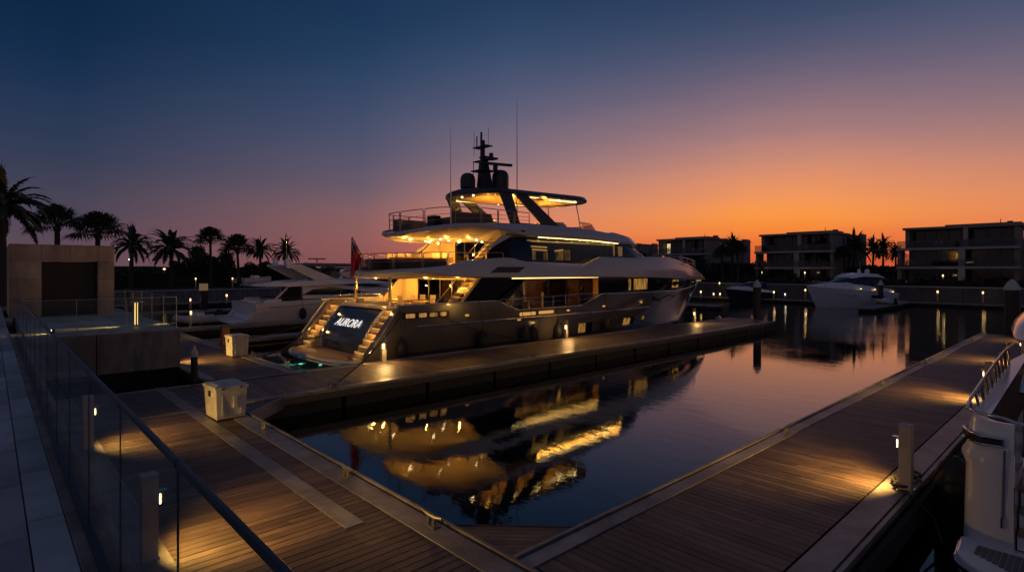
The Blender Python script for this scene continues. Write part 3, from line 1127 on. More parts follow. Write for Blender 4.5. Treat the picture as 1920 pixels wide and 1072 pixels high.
def hbz(x, z):
    B_ = lerp_table([(-0.6, 3.1), (0, 3.5), (0.6, 3.65), (1.2, HB), (4, HB)], z)
    x0 = lerp_table([(0, 22), (3, 26)], z)
    p = lerp_table([(0, 2.0), (1.2, 2.15), (3, 2.5)], z)
    if x <= x0:
        return B_
    return B_ * max(0.0, 1 - ((x - x0) / (xb(z) - x0)) ** p)


SHEER = [(12.3, 2.60), (17.9, 2.60), (19.3, 2.08), (24.6, 2.10), (25.95, 2.70), (36, 2.62), (40, 2.78), (43.7, 3.12)]
NS = 90


def hull_side(sgn, lo, hi, offs=0.0, s0=0.0, s1=1.0, nl=7, hi_t=None):
    rings = []
    for i in range(NS + 1):
        s = s0 + (s1 - s0) * i / NS
        xa = 12.3 + s * (43.7 - 12.3)
        top = lerp_table(SHEER, xa) if hi is None else (hi if not callable(hi) else hi(xa))
        bot = lo if not callable(lo) else lo(xa)
        r = []
        for k in range(nl + 1):
            z = bot + (top - bot) * k / nl
            x = xs(z) + s * (xb(z) - xs(z))
            r.append((x, VC + sgn * (hbz(x, z) + offs), z))
        rings.append(r)
    return rings


b = MB()
b.loft(hull_side(-1, -0.5, None), closed=False)
b.loft(hull_side(1, -0.5, None), closed=False)
b.build('hull', hull_m, Y, smooth=50)
b = MB()
b.loft(hull_side(-1, 1.0, None, -0.12, 0, 0.5, 2), closed=False)
b.loft(hull_side(1, 1.0, None, -0.12, 0, 0.5, 2), closed=False)
b.build('bulwark_lining', yw_m, Y, smooth=50)
# boot stripe
b = MB()
b.loft(hull_side(-1, -0.5, 0.22, 0.006, nl=2), closed=False)
b.loft(hull_side(1, -0.5, 0.22, 0.006, nl=2), closed=False)
b.build('boot_stripe', boot_m, Y, smooth=50)


def rail_on_side(bld, sgn, zf, x0, x1, off_, r, n=60, flat=None):
    pts = []
    for i in range(n + 1):
        x = x0 + (x1 - x0) * i / n
        z = zf(x) if callable(zf) else zf
        pts.append((x, VC + sgn * (hbz(x, z) + off_), z))
    bld.tube(pts, r, 6)


b = MB()
for sg in (-1, 1):
    rail_on_side(b, sg, lambda x: lerp_table(SHEER, x) + 0.005, 12.35, 43.4, -0.05, 0.05, 110)
b.build('cap_rail', yw_m, Y, smooth=60)
b = MB()
for sg in (-1, 1):
    rail_on_side(b, sg, 1.69, 13.3, 31.6, 0.02, 0.045)
b.build('rub_rail', mat('rub_rail_metal', (0.55, 0.54, 0.52), 0.25, metal=0.7), Y, smooth=60)
# stem highlight bar
MB().tube([(40.62 + 1.03 * z, VC, z) for z in (0, 0.6, 1.2, 1.8, 2.4, 3.0)], 0.05, 6).build('stem_band', steel_m, Y, smooth=60)
# forward black window band between the sheer and the white upper shell
b = MB()
for sg in (-1, 1):
    s0 = (25.6 - 12.3) / 31.4
    rr = []
    for i in range(61):
        x = 25.7 + (43.6 - 25.7) * i / 60
        zb_ = lerp_table(SHEER, x) - 0.03
        zt_ = lerp_table([(25.6, 3.74), (34, 3.55), (40, 3.38), (43.6, 3.3)], x)
        rr.append([(x, VC + sg * (hbz(x, zb_ + (zt_ - zb_) * k / 3) - 0.05), zb_ + (zt_ - zb_) * k / 3) for k in range(4)])
    b.loft(rr, closed=False)
b.build('lounge_windows', bglass_m, Y, smooth=50)


def side_patch(bld, poly, sgn=-1, off_=0.012, hbfun=hbz):
    vs = [(x, VC + sgn * (hbfun(x, z) + off_), z) for x, z in poly]
    vs2 = [(x, VC + sgn * (hbfun(x, z) + off_ - 0.03), z) for x, z in poly]
    n = len(poly)
    fs = [tuple(range(n)), tuple(range(2 * n - 1, n - 1, -1))] + [(i, i + n, (i + 1) % n + n, (i + 1) % n) for i in range(n)]
    bld.add(vs + vs2, fs)
    return bld


def rnd(x0, x1, z0, z1, r=0.06):
    p = []
    for cx, cz, a0 in ((x1 - r, z0 + r, -90), (x1 - r, z1 - r, 0), (x0 + r, z1 - r, 90), (x0 + r, z0 + r, 180)):
        for k in range(4):
            a = math.radians(a0 + k * 30)
            p.append((cx + r * math.cos(a), cz + r * math.sin(a)))
    return p


# portholes: frame > pane
for x0, x1, z0, z1, lit in [(23.85, 25.15, 0.55, 1.18, 0.5), (26.6, 27.0, 0.8, 1.2, 0.9), (28.35, 29.75, 0.66, 1.2, 0.62), (30.7, 31.5, 0.84, 1.18, 0.55)]:
    fr_ = side_patch(MB(), rnd(x0 - 0.05, x1 + 0.05, z0 - 0.05, z1 + 0.05, 0.1), off_=0.012).build('porthole', mat('porthole_rim', (0.4, 0.4, 0.4), 0.3, metal=0.8), Y)
    side_patch(MB(), rnd(x0, x1, z0, z1, 0.07), off_=0.018).build('pane', bglass_m, fr_)
    side_patch(MB(), rnd(x0 + 0.05, x0 + (x1 - x0) * lit, z0 + 0.05, z1 - 0.05, 0.03), off_=0.022).build('curtain', e_win, fr_)
# forward fashion window (dark leaf shape)
side_patch(MB(), [(31.6, 2.35), (34.5, 2.42), (36.6, 2.48), (35.7, 2.12), (34.6, 1.98), (32.6, 2.0), (31.7, 2.16)], off_=0.014).build('hull_window', bglass_m, Y)
# lit slots in the bulwark
for x0, x1, z0, z1 in [(19.35, 20.5, 1.80, 1.97), (20.72, 21.85, 1.82, 1.98)]:
    side_patch(MB(), rnd(x0, x1, z0, z1, 0.07), off_=0.015).build('bulwark_slot', e_slot, Y)
b = side_patch(MB(), rnd(12.55, 15.0, 2.02, 2.30, 0.05), off_=0.012)
fr_ = b.build('freeing_port', dark_m, Y)
for x0, x1 in [(12.75, 13.2), (13.4, 13.8), (13.95, 14.35), (14.5, 14.85)]:
    side_patch(MB(), rnd(x0, x1, 2.07, 2.25, 0.04), off_=0.02).build('slot_glow', e_slot2, fr_)
for x, z in [(15.9, 1.98), (22.9, 1.86), (26.05, 1.95), (30.2, 2.0), (19.2, 1.58)]:
    side_patch(MB(), rnd(x, x + 0.22, z, z + 0.09, 0.03), off_=0.02).build('courtesy_light', e_slot, Y)
# lit lounge windows on the forward black band
for x0, x1, z0, z1 in [(28.7, 28.95, 2.85, 3.55), (29.3, 30.9, 2.87, 3.55), (34.7, 35.9, 2.86, 3.42)]:
    side_patch(MB(), rnd(x0, x1, z0, z1, 0.03), off_=-0.035).build('lit_window', e_win, Y)


# ---- upper deck shell (white)
def hb2(x):
    if x < 15.0:
        return HB * ell((15.0 - x) / 2.8, 2.2)
    if x < 25:
        return HB
    return (HB + 0.03) * max(0, 1 - ((x - 25) / 20.0) ** 2.45)


Z2S = [(12.2, 3.84), (13, 3.70), (17, 3.70), (19, 3.72), (28, 3.66), (34, 3.54), (40, 3.36), (45, 3.26)]
Z2B = [(12.2, 3.90), (13, 3.94), (14.3, 3.92), (15.2, 3.78), (16, 3.75), (19, 3.72), (28, 3.66), (34, 3.54), (40, 3.36), (45, 3.26)]
Z2T = [(12.2, 4.0), (12.8, 4.12), (14, 4.20), (15, 4.30), (16.1, 4.55), (18.8, 4.73), (19.8, 4.53), (24.6, 4.44), (26.0, 4.86), (30.5, 4.84), (34, 4.72), (38, 4.28), (41.5, 3.86), (45, 3.36)]
Z2F = [(12.2, 3.99), (12.8, 4.06), (14, 4.12), (26, 4.14), (28, 4.5), (31, 4.95), (34.5, 5.0), (38.5, 4.55), (42, 3.98), (45, 3.37)]
rings = []
xs_ = [12.2 + 2.8 * (1 - math.cos(k / 16 * math.pi / 2)) for k in range(16)] + [15.0 + k * 0.5 for k in range(60)]
xs_ = sorted(set([round(v, 3) for v in xs_ if v < 44.9] + [44.97]))
for x in xs_:
    h = max(hb2(x), 0.02)
    zb_, zt_, zf_ = lerp_table(Z2B, x), lerp_table(Z2T, x), lerp_table(Z2F, x)
    zf_ = max(zf_, zb_ + 0.1)
    zm = zb_ + (zt_ - zb_) * 0.35
    zs_ = lerp_table(Z2S, x)
    half = [(0.0, zs_), (h * 0.72, zs_), (h * 0.985, zb_), (h, zb_ + 0.05), (h + 0.0, zm), (h * 0.985 - 0.02, zb_ + (zt_ - zb_) * 0.75), (h * 0.965 - 0.04, zt_), (h * 0.94 - 0.06, zt_), (h * 0.93 - 0.08, zf_), (h * 0.6, zf_ + 0.0), (0.0, zf_ + 0.02)]
    half = [(max(a, 0.0), c) for a, c in half]
    ring = [(x, VC - a, c) for a, c in half] + [(x, VC + a, c) for a, c in reversed(half[1:-1])]
    rings.append(ring)
b = MB()
b.loft(rings, closed=True, cap0=True, cap1=True)
b.build('upper_deck_shell', yw_m, Y, smooth=38)
# teak on the aft upper deck
b = MB()
rr = []
for k in range(24):
    x = 12.6 + k * 0.3
    h = max(hb2(x) * 0.90 - 0.1, 0.05)
    zz = lerp_table(Z2F, x) + 0.026
    rr.append([(x, VC - h, zz), (x, VC + h, zz)])
b.loft(rr, closed=False)
b.build('upper_deck_teak', teak_m, Y)
# dark vent panel on the shell side, wing cut-out accents
vp = MB().prism_xz([(17.4, 3.97), (17.95, 4.25), (19.75, 4.25), (19.25, 3.97)], VC - HB - 0.012, VC - HB + 0.03)
vp.build('vent_panel', bglass_m, Y)
vp = MB().prism_xz([(17.4, 3.97), (17.95, 4.25), (19.75, 4.25), (19.25, 3.97)], VC + HB - 0.03, VC + HB + 0.012)
vp.build('vent_panel', bglass_m, Y)
b = MB().prism_xz([(30.2, 4.80), (31.0, 4.45), (32.6, 4.40), (34.2, 4.42), (34.9, 4.62)], VC - hb2(31) - 0.0, VC - hb2(31) + 0.3)
# LED strip under the shell edge
b = MB()
for sg in (-1, 1):
    b.box(18.9, 27.2, VC + sg * (HB - 0.10) - 0.035, VC + sg * (HB - 0.10) + 0.035, 3.66, 3.70)
b.build('side_led_strip', e_led, Y)


# ---- fly deck shell (white)
def hb3(x):
    if x < 17.3:
        return 3.4 * ell((17.3 - x) / 3.0, 2.0)
    if x < 23:
        return 3.4
    if x < 29.2:
        return 3.4 - 0.5 * ((x - 23) / 6.2) ** 1.5
    return 2.9 * ell((x - 29.2) / 3.5, 2.2)


Z3B = [(14.3, 5.80), (15.2, 5.98), (16.8, 6.16), (18, 6.10), (19.5, 5.92), (21, 5.84), (26, 5.82), (30, 5.72), (32.7, 5.66)]
Z3S = [(14.3, 5.74), (15.2, 5.62), (16, 5.58), (19.0, 5.58), (20.5, 5.80), (26, 5.80), (30, 5.72), (32.7, 5.66)]
Z3T = [(14.3, 5.90), (15, 6.14), (16, 6.30), (18, 6.42), (21, 6.50), (24.5, 6.50), (27, 6.40), (29, 6.22), (30.5, 6.04), (32.0, 5.84), (32.7, 5.74)]
Z3F = [(14.3, 5.89), (15, 6.05), (17, 6.10), (27, 6.08), (28.4, 6.46), (30.5, 6.20), (32.7, 5.76)]
rings = []
xs_ = [14.3 + 3.0 * (1 - math.cos(k / 16 * math.pi / 2)) for k in range(16)] + [17.3 + k * 0.5 for k in range(24)] + [29.2 + 3.48 * math.sin(k / 14 * math.pi / 2) for k in range(15)]
xs_ = sorted(set(round(v, 3) for v in xs_))
for x in xs_:
    h = max(hb3(x), 0.02)
    zb_, zt_, zf_ = lerp_table(Z3B, x), lerp_table(Z3T, x), lerp_table(Z3F, x)
    zs_ = lerp_table(Z3S, x)
    half = [(0.0, zs_), (h * 0.62, zs_), (h * 0.66, zs_ + (zb_ - zs_) * 0.08), (h * 0.985, zb_), (h, zb_ + (zt_ - zb_) * 0.3), (h * 0.97, zb_ + (zt_ - zb_) * 0.75), (h * 0.93, zt_), (h * 0.90, zt_), (h * 0.89, zf_), (h * 0.5, zf_ + 0.01), (0.0, zf_ + 0.02)]
    rings.append([(x, VC - a, c) for a, c in half] + [(x, VC + a, c) for a, c in reversed(half[1:-1])])
MB().loft(rings, closed=True, cap0=True, cap1=True).build('fly_deck_shell', yw_m, Y, smooth=38)
b = MB()
for sg in (-1, 1):
    pts = [(21.1 + k * 0.4, VC + sg * (hb3(21.1 + k * 0.4) - 0.10), lerp_table(Z3B, 21.1 + k * 0.4) - 0.02) for k in range(20)]
    b.tube(pts, 0.028, 6)
b.build('side_led_strip', e_led, Y)
for x in (21.9, 23.4, 24.6, 25.9, 27.2, 27.6, 28.6):
    z = lerp_table(Z3B, x)
    MB().lathe(x, VC - hb3(x) + 0.14, [(0.05, z - 0.045), (0.05, z - 0.025)], 10).build('side_downlight', e_spot, Y)

# ---- upper deck house: dark glass wrap-round
def plan(xa, nose, hbn, xe):
    """half outline from the aft end round the nose"""
    pts = [(xa, hbn)]
    n = 8
    for k in range(1, n):
        pts.append((xa + (xe - xa) * k / n, hbn))
    for k in range(0, 15):
        a = k / 14 * math.pi / 2
        pts.append((xe + (nose - xe) * math.sin(a), hbn * math.cos(a) ** 0.9 if k < 14 else 0.0))
    return pts


rings = []
for z, nose, h, xe in ((4.1, 34.6, 3.05, 30.0), (4.9, 33.9, 3.02, 29.6), (5.4, 32.7, 2.95, 29.0), (5.80, 31.6, 2.88, 28.4)):
    p = plan(19.3, nose, h, xe)
    rings.append([(x, VC - y, z) for x, y in p] + [(x, VC + y, z) for x, y in reversed(p[:-1])])
MB().loft(rings, closed=False).build('house_glass', bglass_m, Y, smooth=45)
b = MB()
for sg in (-1, 1):
    b.tube([(30.4, VC + sg * 2.62, 5.72), (31.2, VC + sg * 2.70, 5.2), (32.2, VC + sg * 2.55, 4.75)], 0.05, 6)
b.build('windshield_pillar', yw_m, Y)
for poly in ([(20.9, 5.30), (22.1, 5.28), (22.1, 5.36), (20.9, 5.38)], [(20.95, 5.14), (22.1, 5.12), (22.1, 5.2), (20.95, 5.22)]):
    MB().prism_xz(poly, VC - 2.995, VC - 2.96).build('blind_slat', emi('warm_blind', (1, 0.5, 0.15), 0.32), Y)
for poly in ([(22.7, 5.18), (23.4, 5.26), (23.4, 5.16), (22.7, 5.10)],):
    MB().prism_xz(poly, VC - 3.0, VC - 2.96).build('blind_slat', emi('warm_blind', (1, 0.5, 0.15), 0.32), Y)
for x0, x1, z0, z1 in ((20.95, 21.2, 4.6, 5.1), (22.75, 23.4, 4.62, 5.12), (23.5, 23.95, 4.6, 5.22), (21.8, 22.1, 4.62, 5.08)):
    MB().box(x0, x1, VC - 3.03, VC - 2.985, z0, z1).build('dim_pane', e_dim, Y)
for x0, x1 in ((28.0, 28.12), (28.5, 28.9)):
    MB().box(x0, x1, VC - 3.015, VC - 2.97, 4.95, 5.55).build('dim_pane', emi('pale_cabin', (1, 0.5, 0.2), 0.14), Y)


def wing(xa_b, xa_t, xf_b, xf_t, zb_, zt_, off_, nm):
    for sg in (-1, 1):
        y0_, y1_ = VC + sg * off_, VC + sg * (off_ - 0.03)
        MB().prism_xz([(xa_b, zb_), (xf_b, zb_), (xf_t, zt_), (xa_t, zt_)], min(y0_, y1_), max(y0_, y1_)).build(nm, mat('black_gloss_panel', (0.006, 0.008, 0.012), 0.12, spec=0.12), Y)
        y2_ = VC + sg * (off_ - 0.035)
        y3_ = VC + sg * (off_ - 0.10)
        MB().prism_xz([(xa_b + 0.05, zb_), (xf_b, zb_), (xf_t, zt_), (xa_t + 0.05, zt_)], min(y2_, y3_), max(y2_, y3_)).build('wing_lining', ceil_m, Y)


wing(16.9, 18.75, 19.35, 19.35, 4.15, 5.80, 3.05, 'wing_glass')
wing(15.3, 16.95, 17.9, 20.0, 2.05, 3.74, 3.62, 'wing_glass')
b = MB()
for sg in (-1, 1):
    yy = VC + sg * 3.62
    b.prism_xz([(17.7, 2.62), (18.0, 2.62), (19.95, 3.74), (19.6, 3.74)], min(yy, yy - sg * 0.02), max(yy, yy - sg * 0.02))
b.build('wing_edge', bglass_m, Y)
# white sweep above the glass wing
b = MB()
for sg in (-1, 1):
    ys = VC + sg * 3.12
    b.prism_xz([(18.75, 5.84), (17.6, 5.10), (17.75, 5.08), (19.4, 5.84)], min(ys, ys - sg * 0.06), max(ys, ys - sg * 0.06))
b.build('wing_trim', yw_m, Y)

# ---- aft bulkheads with glass doors
for xw, y0_, y1_, z0, z1, hw, d0, d1 in ((17.1, VC - 3.5, VC + 3.5, 1.95, 3.74, 0, VC - 2.1, VC + 2.0), (19.25, VC - 2.94, VC + 2.94, 4.12, 5.82, 0, VC - 2.0, VC + 1.5)):
    b = MB().box(xw, xw + 0.12, y0_, d0, z0, z1).box(xw, xw + 0.12, d1, y1_, z0, z1).box(xw, xw + 0.12, d0, d1, z1 - 0.12, z1)
    b.build('aft_bulkhead', ceil_m, Y)
    n = 4
    for k in range(n):
        ya = d0 + (d1 - d0) * k / n
        yb = d0 + (d1 - d0) * (k + 1) / n
        dr = MB().box(xw + 0.02, xw + 0.05, ya, ya + 0.05, z0, z1 - 0.12).box(xw + 0.02, xw + 0.05, yb - 0.05, yb, z0, z1 - 0.12).box(xw + 0.02, xw + 0.05, ya + 0.05, yb - 0.05, z1 - 0.17, z1 - 0.12).build('sliding_door', dsteel_m, Y)
        MB().box(xw + 0.03, xw + 0.04, ya + 0.05, yb - 0.05, z0, z1 - 0.17).build('pane', sglass, dr)

# decks
MB().box(12.9, 26.4, VC - 3.5, VC + 3.5, 1.86, 1.95).build('main_deck', teak_m, Y)
MB().box(26.4, 26.5, VC - 3.4, VC + 3.4, 1.95, 3.72).build('forward_bulkhead', iwood_m, Y)
# saloon interior
b = MB().box(17.3, 26.4, VC - 0.10, VC, 1.95, 3.72)
b.build('saloon_partition', iwood_m, Y)
MB().box(17.3, 26.4, VC - 2.65, VC - 0.1, 3.62, 3.66).build('saloon_ceiling', ceil_m, Y)
b = MB()
for x0, x1 in ((18.3, 19.3), (20.9, 21.9), (24.7, 25.4)):
    b.box(x0, x1, VC - 0.14, VC - 0.1, 2.2, 3.4)
b.build('dark_cabinet', mat('dark_cabinet', (0.05, 0.035, 0.02), 0.3), Y)
b = MB()
for x0, x1 in ((19.5, 20.7), (22.1, 23.3)):
    b.box(x0, x1, VC - 0.13, VC - 0.1, 2.1, 3.45)
b.build('lit_panel', emi('lit_wall_panel', (1.0, 0.55, 0.15), 0.5, curtain=True), Y)
b = MB().box(20.6, 22.6, VC - 1.5, VC - 0.8, 1.95, 2.35).box(20.6, 22.6, VC - 0.95, VC - 0.75, 2.35, 2.72)
b.build('sofa', ccush_m, Y, bevel=0.05)
b = MB().box(17.9, 19.9, VC - 1.9, VC - 1.0, 2.55, 2.62).box(18.2, 18.35, VC - 1.5, VC - 1.35, 1.95, 2.55).box(19.5, 19.65, VC - 1.5, VC - 1.35, 1.95, 2.55)
b.build('dining_table', iwood_m, Y)
b = MB().lathe(23.6, VC - 1.2, [(0.05, 1.95), (0.05, 2.55), (0.10, 2.6), (0.07, 2.8)], 12)
b.build('table_lamp', emi('lampshade', (1, 0.5, 0.15), 0.4), Y)
# saloon side glass, mullions
sx0 = 17.3
wins = [(18.2, 19.75), (19.9, 20.35), (20.5, 22.4), (22.55, 23.9), (24.05, 25.2), (25.3, 26.35)]
for i, (x0, x1) in enumerate(wins):
    fr_ = MB().box(x0, x0 + 0.05, VC - 2.72, VC - 2.66, 1.96, 3.70).box(x1 - 0.05, x1, VC - 2.72, VC - 2.66, 1.96, 3.70).build('saloon_window', bglass_m, Y)
    gm = sglass if i in (0, 2, 4) else (glassmat('dark_cabin_glass', (0.22, 0.19, 0.15), 1.5) if i in (3, 5) else bglass_m)
    MB().box(x0 + 0.05, x1 - 0.05, VC - 2.70, VC - 2.68, 1.96, 3.70).build('pane', gm, fr_)
b = MB().box(17.2, 18.2, VC - 2.73, VC - 2.65, 1.96, 3.72).box(19.75, 19.9, VC - 2.73, VC - 2.65, 1.96, 3.72).box(20.35, 20.5, VC - 2.73, VC - 2.65, 1.96, 3.72).box(22.4, 22.55, VC - 2.73, VC - 2.65, 1.96, 3.72).box(23.9, 24.05, VC - 2.73, VC - 2.65, 1.96, 3.72).box(25.2, 25.3, VC - 2.73, VC - 2.65, 1.96, 3.72)
b.build('saloon_mullion', bglass_m, Y)
MB().box(17.2, 26.4, VC + 2.65, VC + 2.73, 1.96, 3.72).build('saloon_far_glass', bglass_m, Y)
MB().tube([(26.0, VC - 3.55, 2.72), (27.0, VC - 3.60, 3.68)], 0.05, 6).build('bulwark_strut', yw_m, Y)

# ---- transom
prof = [(11.62, 0.46), (11.62, 0.75), (11.72, 1.1), (11.92, 1.5), (12.2, 1.88), (12.55, 2.2), (12.8, 2.36)]
rr = []
for x, z in prof:
    rr.append([(x + 0.10 * (yy / 2.0) ** 2, VC - yy, z) for yy in [2.0 - 0.25 * k for k in range(17)]])
MB().loft(rr, closed=False).build('transom_door', navy_m, Y, smooth=60, solid=0.05)
MB().prism_xz([(12.62, 2.37), (12.80, 2.48), (13.3, 2.48), (13.3, 2.37)], VC - 2.25, VC + 2.25).build('transom_cap', yw_m, Y, bevel=0.02)
for sg in (-1, 1):
    b = MB()
    y0_, y1_ = sorted((VC + sg * 2.02, VC + sg * 2.12))
    b.prism_xz([(11.6, 0.45), (11.64, 0.9), (11.8, 1.35), (12.1, 1.82), (12.5, 2.25), (12.85, 2.55), (13.4, 2.55), (13.4, 0.45)], y0_, y1_)
    b.build('stair_cheek', yw_m, Y, bevel=0.01)
for sg in (-1, 1):
    b = MB()
    b2 = MB()
    y0_, y1_ = sorted((VC + sg * 2.13, VC + sg * 3.12))
    for k in range(8):
        z = 0.46 + (k + 1) * 0.235
        b.box(11.2 + k * 0.2, 13.4, y0_ + 0.002 * k, y1_ - 0.002 * k, z - 0.233, z)
        b2.box(11.195 + k * 0.2, 11.2 + k * 0.2, y0_ + 0.12, y1_ - 0.12, z - 0.05, z - 0.03)
    b.build('stern_steps', mat('step_cream', (0.50, 0.36, 0.20), 0.4), Y)
    b2.build('step_light', emi('step_glow', (1, 0.55, 0.16), 1.1), Y)
# quarter wings at the stern (inside faces lit)
for sg in (-1, 1):
    y0_, y1_ = sorted((VC + sg * 3.13, VC + sg * 3.52))
    MB().prism_xz([(11.05, 0.46), (11.15, 0.75), (12.5, 2.45), (12.75, 2.6), (14.5, 2.6), (14.5, 0.46)], y0_, y1_).build('quarter_wing', hull_m, Y, bevel=0.02)
# swim platform
pl = []
for k in range(21):
    a = k / 20
    yy = -3.05 + 6.1 * a
    pl.append((10.02 + 0.55 * abs(yy / 3.05) ** 5 + 0.10 * (yy / 3.05) ** 2, VC + yy))
pl += [(11.75, VC + 3.15), (11.75, VC - 3.15)]
pl = pl[::-1]
MB().prism_xy(pl, 0.20, 0.43).build('swim_platform', yw_m, Y, bevel=0.03)
c_ = (10.9, VC)
MB().prism_xy([(c_[0] + (x - c_[0]) * 0.90, c_[1] + (y - c_[1]) * 0.96) for x, y in pl], 0.432, 0.45).build('platform_teak', teak_m, Y)
b = MB().tube([(x - 0.01, y, 0.31) for x, y in pl[2:]], 0.035, 6)
b.build('platform_bumper', steel_m, Y)
for sg in (-1, 1):
    x_, y_ = 10.7, VC + sg * 2.75
    cl = MB().box(x_ - 0.12, x_ + 0.12, y_ - 0.05, y_ + 0.05, 0.45, 0.47).tube([(x_ - 0.05, y_, 0.46), (x_ - 0.05, y_, 0.56)], 0.02).tube([(x_ + 0.05, y_, 0.46), (x_ + 0.05, y_, 0.56)], 0.02).tube([(x_ - 0.18, y_, 0.58), (x_ + 0.18, y_, 0.58)], 0.02)
    cl.build('deck_cleat', dsteel_m, Y)

# name, raised lit letters
def text_mesh(body, size, thick, bold, shear, m, parent, mat4, name):
    cu = bpy.data.curves.new(name, 'FONT')
    cu.body = body
    cu.size = size
    cu.extrude = thick
    cu.offset = bold
    cu.shear = shear
    cu.align_x = 'CENTER'
    cu.align_y = 'CENTER'
    cu.space_character = 1.02
    tmp = bpy.data.objects.new('tmp', cu)
    COL.objects.link(tmp)
    dg = bpy.context.evaluated_depsgraph_get()
    me = bpy.data.meshes.new_from_object(tmp.evaluated_get(dg))
    bpy.data.objects.remove(tmp)
    me.transform(mat4)
    og = ORIG[parent.name]
    me.transform(Matrix.Translation((-og[0], -og[1], -og[2])))
    me.materials.clear()
    me.materials.append(m)
    o = bpy.data.objects.new(name, me)
    COL.objects.link(o)
    o.parent = parent
    return o


sl_ = Vector((0.30, 0, 0.40)).normalized()      # up the slope at the name
nrm = Vector((-sl_.z, 0, sl_.x))
xax = Vector((0, -1, 0))
M_ = Matrix((xax, sl_, nrm)).transposed().to_4x4()
M_.translation = Vector((12.0, VC - 0.05, 1.66)) + nrm * 0.03
text_mesh('AURORA', 0.57, 0.004, 0.006, 0.28, e_name, Y, M_, 'name_lettering')
M2 = M_.copy()
sl2 = Vector((0.2, 0, 0.40)).normalized()
M2.translation = Vector((11.80, VC + 0.25, 1.28)) + nrm * 0.03
b = MB()
rnd_ = random.Random(3)
for k in range(9):                                # the small second line cannot be read in the photo
    yy = VC + 0.25 + 0.42 - k * 0.105
    h_ = rnd_.choice((0.06, 0.06, 0.09))
    for q in range(2):
        p0 = Vector((11.79, yy - q * 0.045, 1.25)) + nrm * 0.025
        b.tube([p0, p0 + sl2 * h_ + xax * 0.02], 0.008, 4)
b.build('port_lettering', mat('grey_letter', (0.35, 0.35, 0.38), 0.5), Y)


# ---- rails
def railing(name, pts, h_, posts, mid=(0.5,), r=0.02, par=None, m=None, closed=False):
    b = MB()
    top = [(x, y, z + h_) for x, y, z in pts]
    b.tube(top, r, 6)
    for q in mid:
        b.tube([(x, y, z + h_ * q) for x, y, z in pts], r * 0.6, 5)
    for i in posts:
        x, y, z = pts[i]
        b.tube([(x, y, z - 0.02), (x, y, z + h_)], r * 0.8, 6)
    return b.build(name, m or steel_m, par or Y, smooth=60)


def around(hbf, k_, x_start, nose, xe, zf_, nside=12, nnose=24):
    pts = []
    for k in range(nside):
        x = x_start + (xe - x_start) * k / nside
        pts.append((x, VC - hbf(x) * k_, zf_(x)))
    for k in range(nnose + 1):
        a = math.pi * k / nnose
        x = xe - (xe - nose) * math.sin(a)
        pts.append((x, VC - hbf(xe) * k_ * math.cos(a), zf_(x)))
    for k in range(nside):
        x = xe + (x_start - xe) * (k + 1) / nside
        pts.append((x, VC + hbf(x) * k_, zf_(x)))
    return pts


# fly deck: separate rounded rail panels
P3 = around(hb3, 0.93, 20.6, 14.75, 17.3, lambda x: lerp_table(Z3T, x) - 0.02)
TOP3 = lambda x: lerp_table([(14.5, 6.92), (15.5, 7.05), (17, 7.10), (21, 7.06)], x)


def rail_panels(name, P, topf, step, mids, r=0.022, par=None):
    i = 0
    while i < len(P) - 1:
        j = min(i + step, len(P) - 1)
        b = MB()
        seg = P[i:j + 1]
        a0 = Vector(seg[0])
        a1 = Vector(seg[-1])
        d = (a1 - a0)
        seg2 = [a0 + d * 0.03] + [Vector(q) for q in seg[1:-1]] + [a1 - d * 0.03]
        top = [Vector((q.x, q.y, topf(q.x))) for q in seg2]
        fr = [seg2[0]] + [Vector((seg2[0].x, seg2[0].y, top[0].z - 0.06))] + [top[0] + d * 0.015] + top[1:-1] + [top[-1] - d * 0.015] + [Vector((seg2[-1].x, seg2[-1].y, top[-1].z - 0.06))] + [seg2[-1]]
        b.tube(fr, r, 6)
        for m_ in mids:
            b.tube([q.lerp(t_, m_) for q, t_ in zip(seg2, top)], r * 0.55, 5)
        b.build(name, mat('bronzed_rail', (0.42, 0.34, 0.28), 0.3, metal=0.85), par or Y, smooth=60)
        i = j


rail_panels('fly_rail', P3, TOP3, 4, (0.33, 0.62))
P2 = around(hb2, 0.90, 18.6, 13.1, 15.2, lambda x: max(lerp_table(Z2F, x), 4.05))
TOP2 = lambda x: lerp_table([(13, 4.86), (19, 4.96)], x)
rail_panels('upper_deck_rail', P2, TOP2, 4, (0.5,))
b = MB()
P2g = around(hb2, 0.875, 17.5, 13.25, 15.2, lambda x: max(lerp_table(Z2F, x), 4.05))
b.loft([[(x, y, z + 0.03), (x, y, z + 0.55)] for x, y, z in P2g[10:-10]], closed=False)
b.build('rail_glass', glassmat('smoked_rail_glass', (0.5, 0.42, 0.36), 1.45, film=0.03), Y)
# side deck rail amidships
pts = [(19.0 + k * 0.5, VC - 3.62, lerp_table(SHEER, 19.0 + k * 0.5) + 0.05) for k in range(14)]
b = MB()
zt = lambda x: lerp_table([(17.9, 2.64), (26, 2.78)], x)
b.tube([(18.0, VC - 3.60, 2.66)] + [(x, VC - 3.62, zt(x)) for x, y, z in pts] + [(25.8, VC - 3.62, 2.78)], 0.022, 6)
b.tube([(18.9, VC - 3.62, 2.42)] + [(x, VC - 3.62, (zt(x) + z) / 2) for x, y, z in pts[1:-1]] + [(25.4, VC - 3.62, 2.46)], 0.014, 5)
for x in (20.1, 21.9, 22.9, 24.0, 25.0):
    b.tube([(x, VC - 3.62, 2.05), (x, VC - 3.62, zt(x))], 0.018, 6)
b.build('side_rail', steel_m, Y, smooth=60)
